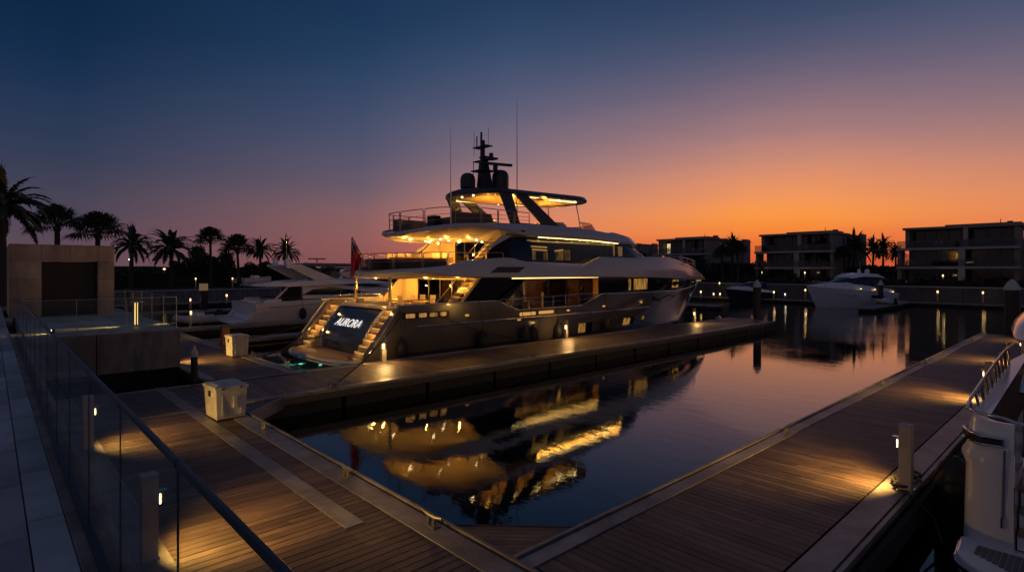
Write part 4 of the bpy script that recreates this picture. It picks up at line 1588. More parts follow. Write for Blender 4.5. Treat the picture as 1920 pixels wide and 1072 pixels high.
# cockpit rail
pts = [(15.7, VC - 3.45, 2.6), (14.4, VC - 3.5, 2.6), (13.2, VC - 3.45, 2.6), (12.95, VC - 3.2, 2.56)]
railing('cockpit_rail', pts, 0.2, (0, 1, 2), mid=())
pts = [(12.95, VC - 2.1, 2.46), (12.75, VC - 1.6, 2.46), (12.72, VC, 2.46), (12.75, VC + 1.6, 2.46), (12.95, VC + 2.1, 2.46)]
railing('cockpit_rail', pts, 0.22, (0, 2, 4), mid=())
pts = [(12.95, VC + 3.2, 2.56), (13.2, VC + 3.45, 2.6), (15.7, VC + 3.5, 2.6)]
railing('cockpit_rail', pts, 0.2, (0, 1, 2), mid=())
# bow rail
pts = []
for k in range(25):
    a = k / 24
    x = 35.2 + 6.8 * math.sin(a * math.pi)
    yy = hb2(35.2) * 0.80 * math.cos(a * math.pi)
    h = hb2(x) * 0.86
    pts.append((x, VC - max(-h, min(h, yy)), lerp_table([(35, 4.85), (38, 4.52), (40, 4.3), (42, 4.0)], x)))
b = MB()
topz = lambda x: lerp_table([(35, 5.05), (38, 5.0), (41, 4.75), (42.2, 4.6)], x)
b.tube([(x, y, topz(x)) for x, y, z in pts], 0.025, 6)
b.tube([(x, y, (z + topz(x)) / 2) for x, y, z in pts], 0.014, 5)
for k in range(0, 25, 2):
    x, y, z = pts[k]
    b.tube([(x, y, z - 0.1), (x, y, topz(x))], 0.016, 5)
b.build('bow_rail', steel_m, Y, smooth=60)

# ---- cockpit posts, furniture, stairs
for x, y in ((12.95, VC - 2.1), (13.2, VC + 1.55)):
    MB().lathe(x, y, [(0.07, 2.4), (0.07, 3.86)], 14).build('deck_post', mat('brass_tinted_post', (0.55, 0.42, 0.26), 0.2, metal=0.9), Y, smooth=60)
b = MB().box(13.4, 13.95, VC - 1.9, VC + 1.9, 1.95, 2.35).box(13.3, 13.5, VC - 1.95, VC + 1.95, 2.35, 2.62)
b.build('cockpit_sofa', ccush_m, Y, bevel=0.06)
b = MB().box(14.7, 15.7, VC - 1.3, VC + 1.3, 2.54, 2.60).box(15.1, 15.3, VC - 0.8, VC - 0.6, 1.95, 2.54).box(15.1, 15.3, VC + 0.6, VC + 0.8, 1.95, 2.54)
b.build('cockpit_table', iwood_m, Y, bevel=0.01)
for dx, dy in ((15.9, -0.9), (15.9, 0), (15.9, 0.9), (14.4, -0.9), (14.4, 0.9)):
    b = MB().box(dx - 0.2, dx + 0.2, VC + dy - 0.22, VC + dy + 0.22, 2.32, 2.40).box(dx + (0.16 if dx > 15 else -0.2), dx + (0.2 if dx > 15 else -0.16), VC + dy - 0.22, VC + dy + 0.22, 2.40, 2.85)
    for ax, ay in ((-0.17, -0.19), (0.17, -0.19), (-0.17, 0.19), (0.17, 0.19)):
        b.tube([(dx + ax, VC + dy + ay, 1.95), (dx + ax, VC + dy + ay, 2.33)], 0.015, 5)
    b.build('deck_chair', ccush_m, Y)


def stairs(x0, z0, x1, z1, yc, w, n=8):
    b = MB()
    for k in range(n):
        x = x0 + (x1 - x0) * k / n
        z = z0 + (z1 - z0) * (k + 1) / n
        b.box(x, x + (x1 - x0) / n * 1.25, yc - w / 2, yc + w / 2, z - 0.035, z)
    st = b.build('staircase', mat('step_cream', (0.50, 0.36, 0.20), 0.4), Y)
    b = MB()
    for s_ in (-1, 1):
        ya = yc + s_ * (w / 2 + 0.03)
        b.prism_xz([(x0 - 0.15, z0 - 0.05), (x0 + 0.25, z0 - 0.05), (x1 + 0.3, z1 - 0.05), (x1 - 0.1, z1 - 0.05)], ya - 0.02, ya + 0.02)
    b.build('stringer', yw_m, st)
    b = MB()
    for s_ in (-1, 1):
        ya = yc + s_ * (w / 2 + 0.02)
        b.tube([(x0 - 0.25, ya, z0), (x0 - 0.2, ya, z0 + 0.6), (x1 - 0.2, ya, z1 + 0.45)], 0.022, 6)
    b.build('handrail', steel_m, st, smooth=60)


stairs(15.3, 1.95, 17.0, 3.7, VC - 2.95, 0.75)
stairs(17.35, 4.14, 19.1, 5.8, VC - 2.45, 0.7)
b = MB().box(14.5, 16.9, VC - 0.6, VC + 0.6, 4.68, 4.73).box(15.5, 15.8, VC - 0.2, VC + 0.2, 4.14, 4.68)
b.build('upper_deck_table', iwood_m, Y, bevel=0.01)
for k in range(4):
    for s_ in (-1, 1):
        x = 14.9 + k * 0.6
        b = MB().box(x - 0.2, x + 0.2, VC + s_ * 0.95 - 0.2, VC + s_ * 0.95 + 0.2, 4.48, 4.55).box(x - 0.2, x + 0.2, VC + s_ * 1.13 - 0.02, VC + s_ * 1.13 + 0.02, 4.55, 4.95)
        for ax in (-0.17, 0.17):
            for ay in (-0.17, 0.17):
                b.tube([(x + ax, VC + s_ * 0.95 + ay, 4.14), (x + ax, VC + s_ * 0.95 + ay, 4.5)], 0.014, 4)
        b.build('deck_chair', ccush_m, Y)
b = MB()
pp = around(hb2, 0.80, 15.4, 13.5, 15.3, lambda x: 4.12, 2, 20)
rr = [[(x, y, 4.12), (x, y, 4.62), ((x - 15.6) * 0.86 + 15.6, (y - VC) * 0.86 + VC, 4.62), ((x - 15.6) * 0.86 + 15.6, (y - VC) * 0.86 + VC, 4.12)] for x, y, z in pp]
b.loft(rr, closed=True, cap0=True, cap1=True)
b.build('curved_sofa', cush_m, Y, smooth=30)
# fly deck furniture
b = MB().box(15.9, 18.6, VC - 2.6, VC - 1.2, 6.05, 6.62).box(15.9, 18.4, VC - 2.75, VC - 2.55, 6.05, 6.88)
b.build('fly_sofa', cush_m, Y, bevel=0.08)
b = MB().box(16.0, 18.8, VC + 1.0, VC + 2.6, 6.05, 6.60).box(16.0, 18.0, VC + 2.5, VC + 2.7, 6.05, 6.85)
b.build('fly_sofa', cush_m, Y, bevel=0.08)
MB().box(15.45, 15.85, VC - 1.9, VC - 1.3, 6.02, 6.70).build('wet_bar', dsteel_m, Y, bevel=0.03)
b = MB().box(19.3, 21.8, VC - 1.6, VC + 0.8, 6.06, 6.60).box(22.6, 24.5, VC - 2.3, VC - 1.4, 6.06, 6.75)
b.build('fly_lounge', ccush_m, Y, bevel=0.08)
MB().box(24.9, 25.9, VC - 0.9, VC + 0.9, 6.06, 7.02).build('helm_console', yw_m, Y, bevel=0.08)
# fly windscreen
rr = []
for k in range(17):
    a = -math.pi / 2 + math.pi * k / 16
    x = 26.0 + 2.9 * math.cos(a)
    yy = 2.5 * math.sin(a)
    rr.append([(x, VC + yy, 6.42), (x - 0.45, VC + yy * 0.94, 6.92)])
MB().loft(rr, closed=False).build('fly_windscreen', glassmat('smoked_rail_glass', (0.5, 0.42, 0.36)), Y, smooth=60)
MB().tube([r_[1] for r_ in rr], 0.022, 6).build('windscreen_rail', steel_m, Y, smooth=60)


# ---- hardtop
def hb4(x):
    if x < 20.2:
        return 2.5 * ell((20.2 - x) / 2.0, 2.0)
    if x < 25.2:
        return 2.5
    return 2.5 * ell((x - 25.2) / 2.5, 2.0)


xs_ = [18.2 + 2.0 * (1 - math.cos(k / 12 * math.pi / 2)) for k in range(13)] + [20.7 + 0.5 * k for k in range(9)] + [25.2 + 2.49 * math.sin(k / 12 * math.pi / 2) for k in range(13)]
zbt = lambda x: 8.08 + (x - 18.2) * 0.02
rings = []
for x in xs_:
    h = max(hb4(x), 0.02)
    q = h / 2.5
    z = zbt(x)
    e = min(1.0, q * 1.5)
    half = [(0.0, z), (h * 0.84, z), (h * 0.85, z - 0.05 * e), (h * 0.98, z - 0.01), (h, z + 0.05), (h * 0.93, z + 0.10 + 0.14 * e), (h * 0.6, z + 0.12 + 0.24 * e), (0.0, z + 0.12 + 0.30 * e)]
    rings.append([(x, VC - a, c) for a, c in half] + [(x, VC + a, c) for a, c in reversed(half[1:-1])])
MB().loft(rings, closed=True, cap0=True, cap1=True).build('hardtop', dsteel_m if False else mat('dark_hardtop_paint', (0.03, 0.034, 0.04), 0.3, coat=0.2), Y, smooth=40)
# amber ceiling panels with led edge
for xa, xb2, ww in ((19.2, 22.7, 1.85), (23.3, 26.5, 1.5)):
    hp = MB()
    pts = [(xa, VC - ww * 0.55), (xa + 0.5, VC - ww), (xb2 - 0.3, VC - ww), (xb2, VC - ww * 0.6), (xb2, VC + ww * 0.6), (xb2 - 0.3, VC + ww), (xa + 0.5, VC + ww), (xa, VC + ww * 0.55)]
    cpn = MB().prism_xy(pts, zbt(xa) - 0.03, zbt(xa) + 0.05)
    cpn.build('ceiling_panel', mat('hardtop_liner', (0.62, 0.46, 0.24), 0.5), Y)
    b = MB()
    for s_ in (-1, 1):
        b.tube([(xa + 0.5, VC + s_ * (ww + 0.05), zbt(xa) - 0.02), (xb2 - 0.3, VC + s_ * (ww + 0.05), zbt(xb2) - 0.02)], 0.045, 6)
    b.build('ceiling_led', e_led, Y)
for x, yy in ((18.9, -0.6), (19.0, 0.5), (19.6, -1.6), (20.9, -2.0), (22.4, -2.02), (20.4, 1.98), (22.0, 2.0), (21.4, -0.9), (24.4, -1.75), (26.0, -1.6), (25.4, 1.72), (23.0, 2.0)):
    MB().lathe(x, VC + yy, [(0.045, zbt(x) - 0.036), (0.045, zbt(x) + 0.02)], 10).build('ceiling_spot', e_spot, Y)
# arch legs
for s_ in (-1, 1):
    y0_, y1_ = sorted((VC + s_ * 2.20, VC + s_ * 2.34))
    b = MB()
    b.prism_xz([(19.2, 8.34), (20.0, 8.36), (20.75, 6.50), (20.1, 6.50)], y0_, y1_)
    b.prism_xz([(20.0, 8.36), (20.9, 8.38), (24.0, 6.50), (22.6, 6.50)], y0_ + 0.01, y1_ - 0.01)
    b.prism_xz([(20.6, 6.62), (23.0, 6.62), (23.9, 6.48), (20.2, 6.48)], y0_ - 0.01, y1_ + 0.01)
    b.build('hardtop_arch', mat('dark_hardtop_paint', (0.05, 0.055, 0.06), 0.3), Y, bevel=0.02)
MB().tube([(26.6, VC - 1.2, 8.25), (26.95, VC - 1.3, 6.5)], 0.035, 8).build('hardtop_strut', steel_m, Y)
MB().tube([(26.6, VC + 1.2, 8.25), (26.95, VC + 1.3, 6.5)], 0.035, 8).build('hardtop_strut', steel_m, Y)

# ---- mast
mk = mat('black_mast_paint', (0.018, 0.02, 0.024), 0.4)
zt0 = 8.46
b = MB()
b.add([(19.75, VC - 0.22, zt0 - 0.1), (20.75, VC - 0.22, zt0 - 0.1), (20.75, VC + 0.22, zt0 - 0.1), (19.75, VC + 0.22, zt0 - 0.1), (19.9, VC - 0.12, 10.2), (20.35, VC - 0.12, 10.2), (20.35, VC + 0.12, 10.2), (19.9, VC + 0.12, 10.2)], [(3, 2, 1, 0), (4, 5, 6, 7), (0, 1, 5, 4), (1, 2, 6, 5), (2, 3, 7, 6), (3, 0, 4, 7)])
b.box(19.95, 20.15, VC - 0.1, VC + 0.1, 10.2, 11.3)
b.box(19.6, 20.6, VC - 0.5, VC + 0.5, 9.55, 9.62).box(20.0, 21.0, VC - 0.25, VC + 0.25, 10.32, 10.42).box(19.8, 20.3, VC - 0.6, VC + 0.6, 10.9, 10.95)
b.box(19.9, 20.3, VC - 0.6, VC + 0.7, 10.15, 10.2)
ms = b.build('mast', mk, Y, bevel=0.015)
b = MB().tube([(20.0, VC + 0.05, 11.3), (20.0, VC + 0.05, 11.75)], 0.06, 8).tube([(20.05, VC + 0.5, 10.9), (20.05, VC + 0.5, 11.6)], 0.035, 6).tube([(20.0, VC - 0.55, 10.95), (20.0, VC - 0.55, 11.9)], 0.012, 5).tube([(20.0, VC + 0.68, 10.5), (20.0, VC + 0.68, 11.9)], 0.012, 5).tube([(20.0, VC + 0.75, 8.5), (20.0, VC + 0.75, 10.2)], 0.02, 5).tube([(20.6, VC - 0.1, 10.4), (20.6, VC - 0.1, 10.65)], 0.12, 8)
b.build('aerial', mk, ms)
b = MB().tube([(20.6, VC - 0.45, 9.62), (20.6, VC - 0.45, 9.9)], 0.14, 10).box(19.7, 21.6, VC - 0.56, VC - 0.40, 9.92, 10.06, rz=math.radians(-18))
b.build('radar_scanner', mk, ms, bevel=0.01)
for x, yy, r, z1 in ((19.2, 0.25, 0.42, 9.40), (21.2, -0.2, 0.48, 9.75)):
    b = MB().lathe(x, VC + yy, [(r * 0.75, 8.38), (r * 0.75, 8.53), (r * 0.98, 8.6), (r, z1 - 0.42), (r * 0.93, z1 - 0.22), (r * 0.72, z1 - 0.07), (r * 0.4, z1), (0.02, z1 + 0.02)], 24)
    b.build('satellite_dome', mat('dark_dome', (0.03, 0.035, 0.045), 0.35), Y, smooth=50)
for x, yy, z0, z1 in ((15.5, -3.15, 6.2, 10.75), (19.75, -3.1, 6.4, 12.7)):
    zm = z0 + (z1 - z0) * 0.45
    MB().tube([(x, VC + yy, z0), (x, VC + yy, zm), (x, VC + yy, z1)], [0.028, 0.022, 0.008], 6).build('whip_aerial', mk if x > 17 else steel_m, Y)
b = MB().tube([(19.8, VC - 3.4, 6.1), (19.8, VC - 3.62, 6.05)], 0.05, 8)
b.build('deck_horn', mk, Y)

# ---- downlights and the lamps behind them
for x, yy in ((15.1, -0.4), (15.9, -1.8), (16.4, 0.2), (16.9, -1.1), (17.3, 1.2), (17.8, -2.2), (18.4, 0.0), (18.6, 2.2), (19.0, -1.2)):
    z = 5.565
    MB().lathe(x, VC + yy, [(0.05, z - 0.005), (0.05, z + 0.03)], 10).build('deck_spot', e_spot, Y)
for x, yy, p in ((14.9, 0.0, 7), (15.6, -1.1, 8), (15.6, 1.2, 8), (16.4, -1.7, 9), (16.4, 1.7, 9), (17.8, -1.9, 9), (17.8, 1.7, 9), (18.5, 0.0, 9)):
    lamp('POINT', (x, VC + yy, 5.0), p * 7.5, AMB, Y, 0.06)
for x, yy in ((13.9, -0.8), (13.9, 1.4), (15.2, -2.2), (15.2, 0.2), (15.2, 2.3), (16.5, -1.2), (16.5, 1.2)):
    MB().lathe(x, VC + yy, [(0.05, 3.685), (0.05, 3.71)], 10).build('deck_spot', e_spot, Y)
for x, yy, p in ((13.3, 0.0, 4), (13.9, 0.9, 5), (15.0, -1.9, 10), (15.0, 1.9, 11), (16.4, 0.0, 10), (16.2, 2.6, 9), (16.2, -2.9, 6)):
    lamp('POINT', (x, VC + yy, 3.22), p * 6.5, AMB, Y, 0.04)
# hardtop uplights
for x, p in ((20.3, 9), (22.2, 9), (25.0, 9)):
    lamp('POINT', (x, VC - 0.2, 7.45), p * 9, AMB, Y, 0.06)
# side strips
lamp('AREA', (23.0, VC - HB + 0.16, 3.655), 45, AMB, Y, aim=(0, 0.25, -1), sx=8.0, sy=0.04)
lamp('AREA', (24.9, VC - 3.12, 5.70), 40, AMB, Y, aim=(0, -0.3, -1), sx=7.4, sy=0.04)
# saloon
for x in (19.2, 21.4, 24.9):
    lamp('POINT', (x, VC - 1.3, 3.35), 26 if x < 24 else 10, (1, 0.56, 0.18), Y, 0.08)
lamp('POINT', (18.3, VC + 1.0, 3.3), 5, (1, 0.56, 0.18), Y, 0.08)
lamp('POINT', (20.5, VC + 0.8, 5.5), 3, (1, 0.56, 0.18), Y, 0.08)
# stern stairs
for s_ in (-1, 1):
    lamp('POINT', (11.45, VC + s_ * 2.75, 1.35), 12, (1, 0.48, 0.10), Y, 0.04)
    lamp('POINT', (12.25, VC + s_ * 2.75, 2.5), 12, (1, 0.48, 0.10), Y, 0.04)
    lamp('POINT', (11.05, VC + s_ * 2.6, 0.62), 0.7, (1, 0.62, 0.2), Y, 0.03)
# underwater lights below the platform
for yy in (-2.3, -0.3, 1.7):
    MB().lathe(11.45, VC + yy, [(0.07, -0.42), (0.07, -0.36)], 10).build('underwater_light', emi('underwater_lens', (0.6, 1, 0.85), 6), Y)
    lamp('SPOT', (10.75, VC + yy, -0.22), 2600, (0.5, 1.0, 0.8), Y, 0.03, aim=(-1, 0.12, -0.05), angle=14, blend=1.0)
# anchor pocket light at the bow
MB().box(43.6, 44.0, VC - 0.16, VC + 0.16, 3.18, 3.24).build('bow_light', e_slot, Y)
b = MB().box(44.0, 44.25, VC - 0.05, VC + 0.05, 3.5, 3.9).tube([(42.5, VC, 3.95), (42.5, VC, 4.15)], 0.06)
b.build('bow_roller', steel_m, Y)

# flag on its staff (its own thing, standing on the yacht)
fg = thing('ensign', 'red ensign hanging from a slanted staff on the yacht stern', 'flag', (12.9, VC - 0.2, 4.08))
MB().tube([(12.95, VC - 0.3, 4.05), (12.1, VC - 0.2, 5.60)], 0.035, 8).build('staff', steel_m, fg)
rr = []
for i in range(13):
    u = i / 12
    row = []
    for k in range(15):
        w = k / 14
        base = Vector((12.12 + 0.55 * w, VC - 0.2, 5.55 - 0.98 * w))     # along the staff
        drop = 1.75 * u * (1 - w) ** 0.75 + 0.05 * u
        fold = 0.08 * math.sin(w * 11 + u * 2.0) * (0.3 + u)
        row.append((base.x - 0.03 - 0.16 * u * w, base.y + fold + 0.03, base.z - drop))
    rr.append(row)
MB().loft(rr, closed=False).build('cloth', red_m, fg, smooth=80, solid=0.006)
rr2 = [[(p[0] - 0.012, p[1] - 0.012, p[2]) for p in r_[0:5]] for r_ in rr[0:5]]
MB().loft(rr2, closed=False).build('canton', fnavy_m, fg, smooth=80, solid=0.004)
b = MB()
a_, c_ = rr2[0][0], rr2[4][4]
b.tube([(q[0] - 0.012, q[1] - 0.012, q[2]) for q in (rr2[k][k] for k in range(5))], 0.012, 4)
b.tube([(q[0] - 0.012, q[1] - 0.012, q[2]) for q in (rr2[4 - k][k] for k in range(5))], 0.012, 4)
b.build('canton_stripes', fwhite_m, fg)

# fenders and lines
for i, (x, lb, r) in enumerate([(12.4, 'black round fender between the hull and pier by the lantern bollard', 0.26), (16.7, 'black ball fender on a rope below the cockpit', 0.34), (19.45, 'left one of the paired black fenders amidships', 0.27), (20.05, 'right one of the paired black fenders amidships', 0.27), (22.0, 'black fender left of the first square porthole', 0.26), (26.2, 'black fender between the forward portholes', 0.33)]):
    t_ = thing('hull_fender', lb, 'fender', (x, VC - HB - r, 0.85), 'black fenders along the grey hull', local=True)
    MB().lathe(0, 0, [(0.03, 0.52), (0.06, 0.44), (r * 0.7, 0.33), (r, 0.1), (r, -0.2), (r * 0.7, -0.42), (0.03, -0.5)], 18).build('body', rub_m, t_, smooth=50)
    MB().tube([(0, 0, 0.5), (0, r - 0.05, lerp_table(SHEER, x) - 0.85 + 0.04)], 0.014, 5).build('lanyard', rope_m, t_)
for lb, a, c, sag in [('dark mooring line from the yacht quarter down to the swim platform side', (12.6, VC - 3.75, 2.35), (7.6, 15.9, 0.70), 0.25),
                      ('long mooring line crossing below the yacht name', (12.9, VC - 3.4, 2.2), (8.0, 27.0, 0.62), 0.25),
                      ('spring line running forward along the hull from the quarter', (14.6, VC - 3.78, 2.05), (20.6, 19.0, 0.66), 0.35),
                      ('spring line hanging below the forward rub rail', (26.3, VC - 3.78, 1.95), (31.0, 19.0, 0.66), 0.25),
                      ('bow mooring line reaching from the bow to the pier end cleat', (43.2, VC - 0.3, 2.6), (37.2, 18.9, 0.75), 0.5),
                      ('thin line from the yacht far quarter toward the inner dock', (12.3, VC + 3.7, 1.6), (7.9, 30.5, 0.65), 0.3)]:
    o = MB().tube(catenary(a, c, sag), 0.022, 5).build('mooring_line', rope_m)
    tag(o, lb, 'rope', 'mooring lines')

# ================================================================== OTHER BOATS (local axes: +x bow, +y port)
def hull_local(par, Lh, B, zs, m, stem=0.18, x0f=0.45, z0=-0.35, nl=6, name='hull', p=2.3):
    def h(x, z):
        q = max(0.0, min(1.0, (z - z0) / (zs(Lh) - z0)))
        xbz = Lh * (1 - stem * (1 - q))
        x0 = Lh * x0f
        base = B / 2 * (0.82 + 0.18 * min(1, q * 1.6))
        if x <= x0:
            return base
        return base * max(0.0, 1 - ((x - x0) / max(xbz - x0, 0.01)) ** (1.5 + (p - 1.5) * q))
    b = MB()
    for sg in (-1, 1):
        rr = []
        for i in range(41):
            s = i / 40
            r = []
            for k in range(nl + 1):
                zt_ = zs(Lh * s)
                z = z0 + (zt_ - z0) * k / nl
                q = (z - z0) / (zs(Lh) - z0)
                x = s * Lh * (1 - stem * (1 - min(1, q)))
                r.append((x, sg * h(x, z), z))
            rr.append(r)
        b.loft(rr, closed=False)
    # deck
    rr = []
    for i in range(41):
        x = Lh * i / 40
        z = zs(x)
        hh_ = h(x, z)
        rr.append([(x, -hh_, z), (x, 0, z + 0.05), (x, hh_, z)])
    b.loft(rr, closed=False)
    z1 = zs(0)
    b.add([(0, -h(0, z0), z0), (0, h(0, z0), z0), (0, h(0, z1), z1), (0, -h(0, z1), z1)], [(0, 1, 2, 3)])
    b.build(name, m, par, smooth=45)
    return h


def blob(par, name, m, rings_, smooth=40):
    """superstructure from stations: (x, half width, z bottom, z top, top width factor)"""
    rr = []
    for x, w, zb_, zt_, tf in rings_:
        w = max(w, 0.02)
        half = [(w, zb_), (w * (1 + tf) / 2 * 1.02, (zb_ + zt_) / 2), (w * tf, zt_ - (zt_ - zb_) * 0.12), (w * tf * 0.85, zt_), (0, zt_ + 0.03)]
        rr.append([(x, -a, c) for a, c in half] + [(x, a, c) for a, c in reversed(half[:-1])])
    return MB().loft(rr, closed=False, cap0=True, cap1=True).build(name, m, par, smooth=smooth)


grey_white = mat('dusk_white_gelcoat', (0.82, 0.81, 0.82), 0.25, var=0.05, coat=0.3)
navyglass = mat('blue_black_glass', (0.012, 0.02, 0.04), 0.08)

# ---- white flybridge yacht behind the stern
F = thing('motor_yacht', 'white flybridge yacht moored behind the large yacht stern, lights off', 'yacht', (13.8, 44.2, 0), local=True)
zs = lambda x: lerp_table([(0, 1.70), (2.2, 1.78), (8, 1.95), (16, 2.25), (22, 2.55)], x)
hl_ = hull_local(F, 22.0, 5.4, zs, grey_white, stem=0.10)
side = lambda x, z: hl_(x, z)


def lpatch(par, poly, hf, m, name, off_=0.015, sg=-1):
    n = len(poly)
    vs = [(x, sg * (hf(x, z) + off_), z) for x, z in poly] + [(x, sg * (hf(x, z) + off_ - 0.04), z) for x, z in poly]
    return MB().add(vs, [tuple(range(n)), tuple(range(2 * n - 1, n - 1, -1))] + [(i, i + n, (i + 1) % n + n, (i + 1) % n) for i in range(n)]).build(name, m, par)


# transom slope, platform
MB().prism_xz([(-1.5, 0.30), (-1.5, 0.48), (0.4, 0.48), (0.4, 0.30)], -2.3, 2.3).build('swim_platform', grey_white, F, bevel=0.04)
for s_ in (-1, 1):
    MB().prism_xz([(-0.6, 0.48), (0.9, 1.95), (2.0, 1.95), (1.2, 0.48)], s_ * 2.3 - 0.12, s_ * 2.3 + 0.12).build('quarter_wing', grey_white, F, bevel=0.03)
MB().prism_xz([(-0.3, 0.5), (0.7, 1.6), (1.6, 1.75), (1.6, 0.5)], -1.6, 1.6).build('transom', grey_white, F, bevel=0.05)
house = lambda x, z: lerp_table([(2.2, 2.35), (9, 2.3), (13, 1.9), (16.5, 0.9)], x) - (z - 1.9) * 0.12
blob(F, 'deckhouse', grey_white, [(3.6, 2.35, 1.9, 2.95, 0.94), (6, 2.35, 1.95, 3.1, 0.92), (9, 2.3, 2.0, 3.05, 0.9), (11.5, 2.05, 2.1, 2.95, 0.85), (14, 1.6, 2.2, 2.75, 0.8), (16.5, 0.9, 2.3, 2.5, 0.7)])
lpatch(F, [(3.5, 2.20), (4.4, 2.62), (6.0, 2.74), (8.0, 2.45), (9.1, 2.26), (6.6, 2.16)], house, navyglass, 'cabin_window', 0.06)
lpatch(F, [(6.6, 2.92), (8.0, 3.02), (9.6, 2.95), (11.4, 2.62), (9.6, 2.70), (8.0, 2.80)], lambda x, z: house(x, z) + 0.02, navyglass, 'pilothouse_window', 0.05)
# cockpit opening
MB().box(2.0, 3.7, -2.1, 2.1, 1.95, 2.05).box(3.55, 3.62, -2.0, 2.0, 2.0, 2.85).build('cockpit_bulkhead', dark_m, F)
MB().prism_xz([(1.3, 1.85), (2.3, 2.75), (2.45, 2.75), (1.55, 1.85)], -2.35, -2.22).build('cockpit_screen', grey_white, F)
# flybridge deck with long tail
blob(F, 'flybridge_deck', grey_white, [(0.2, 1.4, 2.92, 3.0, 0.9), (0.9, 2.2, 2.88, 3.10, 0.95), (3.0, 2.5, 2.86, 3.22, 0.96), (6.0, 2.5, 2.95, 3.42, 0.9), (9.0, 2.3, 3.0, 3.40, 0.85), (10.8, 1.9, 2.95, 3.15, 0.8), (12.2, 1.4, 2.85, 2.95, 0.8)])
for s_ in (-1, 1):
    MB().prism_xz([(2.4, 4.42), (3.6, 4.48), (6.3, 3.40), (4.6, 3.30)], s_ * 2.1 - 0.1, s_ * 2.1 + 0.1).build('radar_arch_leg', grey_white, F, bevel=0.04)
MB().box(2.45, 3.65, -2.1, 2.1, 4.40, 4.52).build('radar_arch_top', grey_white, F, bevel=0.04)
b = MB().prism_xz([(3.7, 4.50), (4.5, 4.64), (7.6, 4.62), (8.6, 4.42), (8.6, 4.36), (3.7, 4.44)], -1.9, 1.9)
b.build('bimini_top', canvas_m, F, bevel=0.04)
for s_ in (-1, 1):
    MB().tube([(8.5, s_ * 1.85, 4.4), (7.5, s_ * 1.95, 3.42)], 0.02, 5).tube([(6.3, s_ * 1.85, 4.45), (7.5, s_ * 1.95, 3.42)], 0.02, 5).build('bimini_frame', steel_m, F)
for x, y_, h_ in ((2.7, 0.8, 0.42), (3.1, -0.6, 0.5)):
    MB().lathe(x, y_, [(0.22, 4.52), (0.24, 4.52 + h_ * 0.6), (0.15, 4.52 + h_ * 0.9), (0.02, 4.52 + h_)], 14).build('satellite_dome', grey_white, F, smooth=50)
MB().tube([(3.3, 0.2, 4.5), (3.3, 0.2, 7.0)], 0.02, 5).build('whip_aerial', steel_m, F)
MB().tube([(5.6, -0.2, 4.7), (5.6, -0.2, 4.95)], 0.05).box(4.9, 6.3, -0.27, -0.13, 4.95, 5.05).build('radar_scanner', mat('grey_scanner', (0.2, 0.2, 0.2), 0.5), F)
b = MB()
for x, w, z1 in ((5.0, 0.7, 3.9), (6.4, 0.5, 4.0), (8.0, 0.6, 3.8)):
    b.box(x, x + 0.8, -w - 0.5, w - 0.4, 3.35, z1)
b.build('flybridge_seat', mat('grey_seat', (0.2, 0.2, 0.2), 0.7), F, bevel=0.08)
lpatch(F, [(6.6, 0.70), (8.0, 0.72), (8.0, 1.16), (6.6, 1.14)], side, navyglass, 'hull_window', 0.04)
lpatch(F, [(7.1, 0.80), (7.6, 0.80), (7.6, 1.06), (7.1, 1.06)], side, emi('dim_porthole', (1, 0.6, 0.2), 0.12), 'lit_porthole', 0.055)
b = MB()
b.tube([(0.9 + 0.7 * k, -(side(0.9 + 0.7 * k, 1.45) + 0.02), 1.38 + 0.025 * k) for k in range(20)], 0.02, 5)
b.build('hull_line', mat('grey_line', (0.15, 0.15, 0.16), 0.5), F)
b = MB()
b.tube([(6.5 + 0.6 * k, -(side(6.5 + 0.6 * k, 2.1) - 0.1), 2.55 + 0.03 * k) for k in range(24)], 0.02, 5)
for k in range(0, 24, 3):
    x = 6.5 + 0.6 * k
    b.tube([(x, -(side(x, 2.1) - 0.1), 1.95), (x, -(side(x, 2.1) - 0.1), 2.55 + 0.03 * k)], 0.014, 4)
b.build('deck_rail', steel_m, F)
for s_ in (2.1,):
    MB().box(2.5, 2.9, -1.9, -1.5, 2.84, 2.87).build('cockpit_light', e_slot, F)
t_ = thing('hull_fender', 'black fender hanging on the white flybridge yacht near its stern', 'fender', (17.1, 41.25, 0.85), local=True)
MB().lathe(0, 0, [(0.03, 0.45), (0.2, 0.32), (0.24, 0.1), (0.24, -0.2), (0.16, -0.35), (0.03, -0.42)], 14).build('body', rub_m, t_, smooth=50)
MB().tube([(0, 0, 0.44), (0, 0.15, 1.2)], 0.015, 5).build('lanyard', rope_m, t_)


def tender(x, y, z, rz, label, m, sc=1.0):
    t_ = thing('inflatable_tender', label, 'dinghy', (x, y, z), local=True, rz=rz)
    pts = [(-1.4 * sc, -0.62 * sc, 0.3 * sc), (0, -0.66 * sc, 0.3 * sc), (0.9 * sc, -0.5 * sc, 0.34 * sc), (1.5 * sc, 0, 0.46 * sc), (0.9 * sc, 0.5 * sc, 0.34 * sc), (0, 0.66 * sc, 0.3 * sc), (-1.4 * sc, 0.62 * sc, 0.3 * sc)]
    MB().tube(pts, 0.23 * sc, 10).build('tube', m, t_, smooth=60)
    MB().box(-1.35 * sc, 0.9 * sc, -0.42 * sc, 0.42 * sc, 0.08 * sc, 0.22 * sc).build('floor', canvas_m, t_, bevel=0.03)
    MB().box(-0.2 * sc, 0.35 * sc, -0.3 * sc, 0.3 * sc, 0.2 * sc, 0.75 * sc).build('console', grey_white, t_, bevel=0.05)
    MB().box(-1.55 * sc, -1.3 * sc, -0.18 * sc, 0.18 * sc, 0.0, 0.85 * sc).build('outboard', rub_m, t_, bevel=0.05)
    return t_


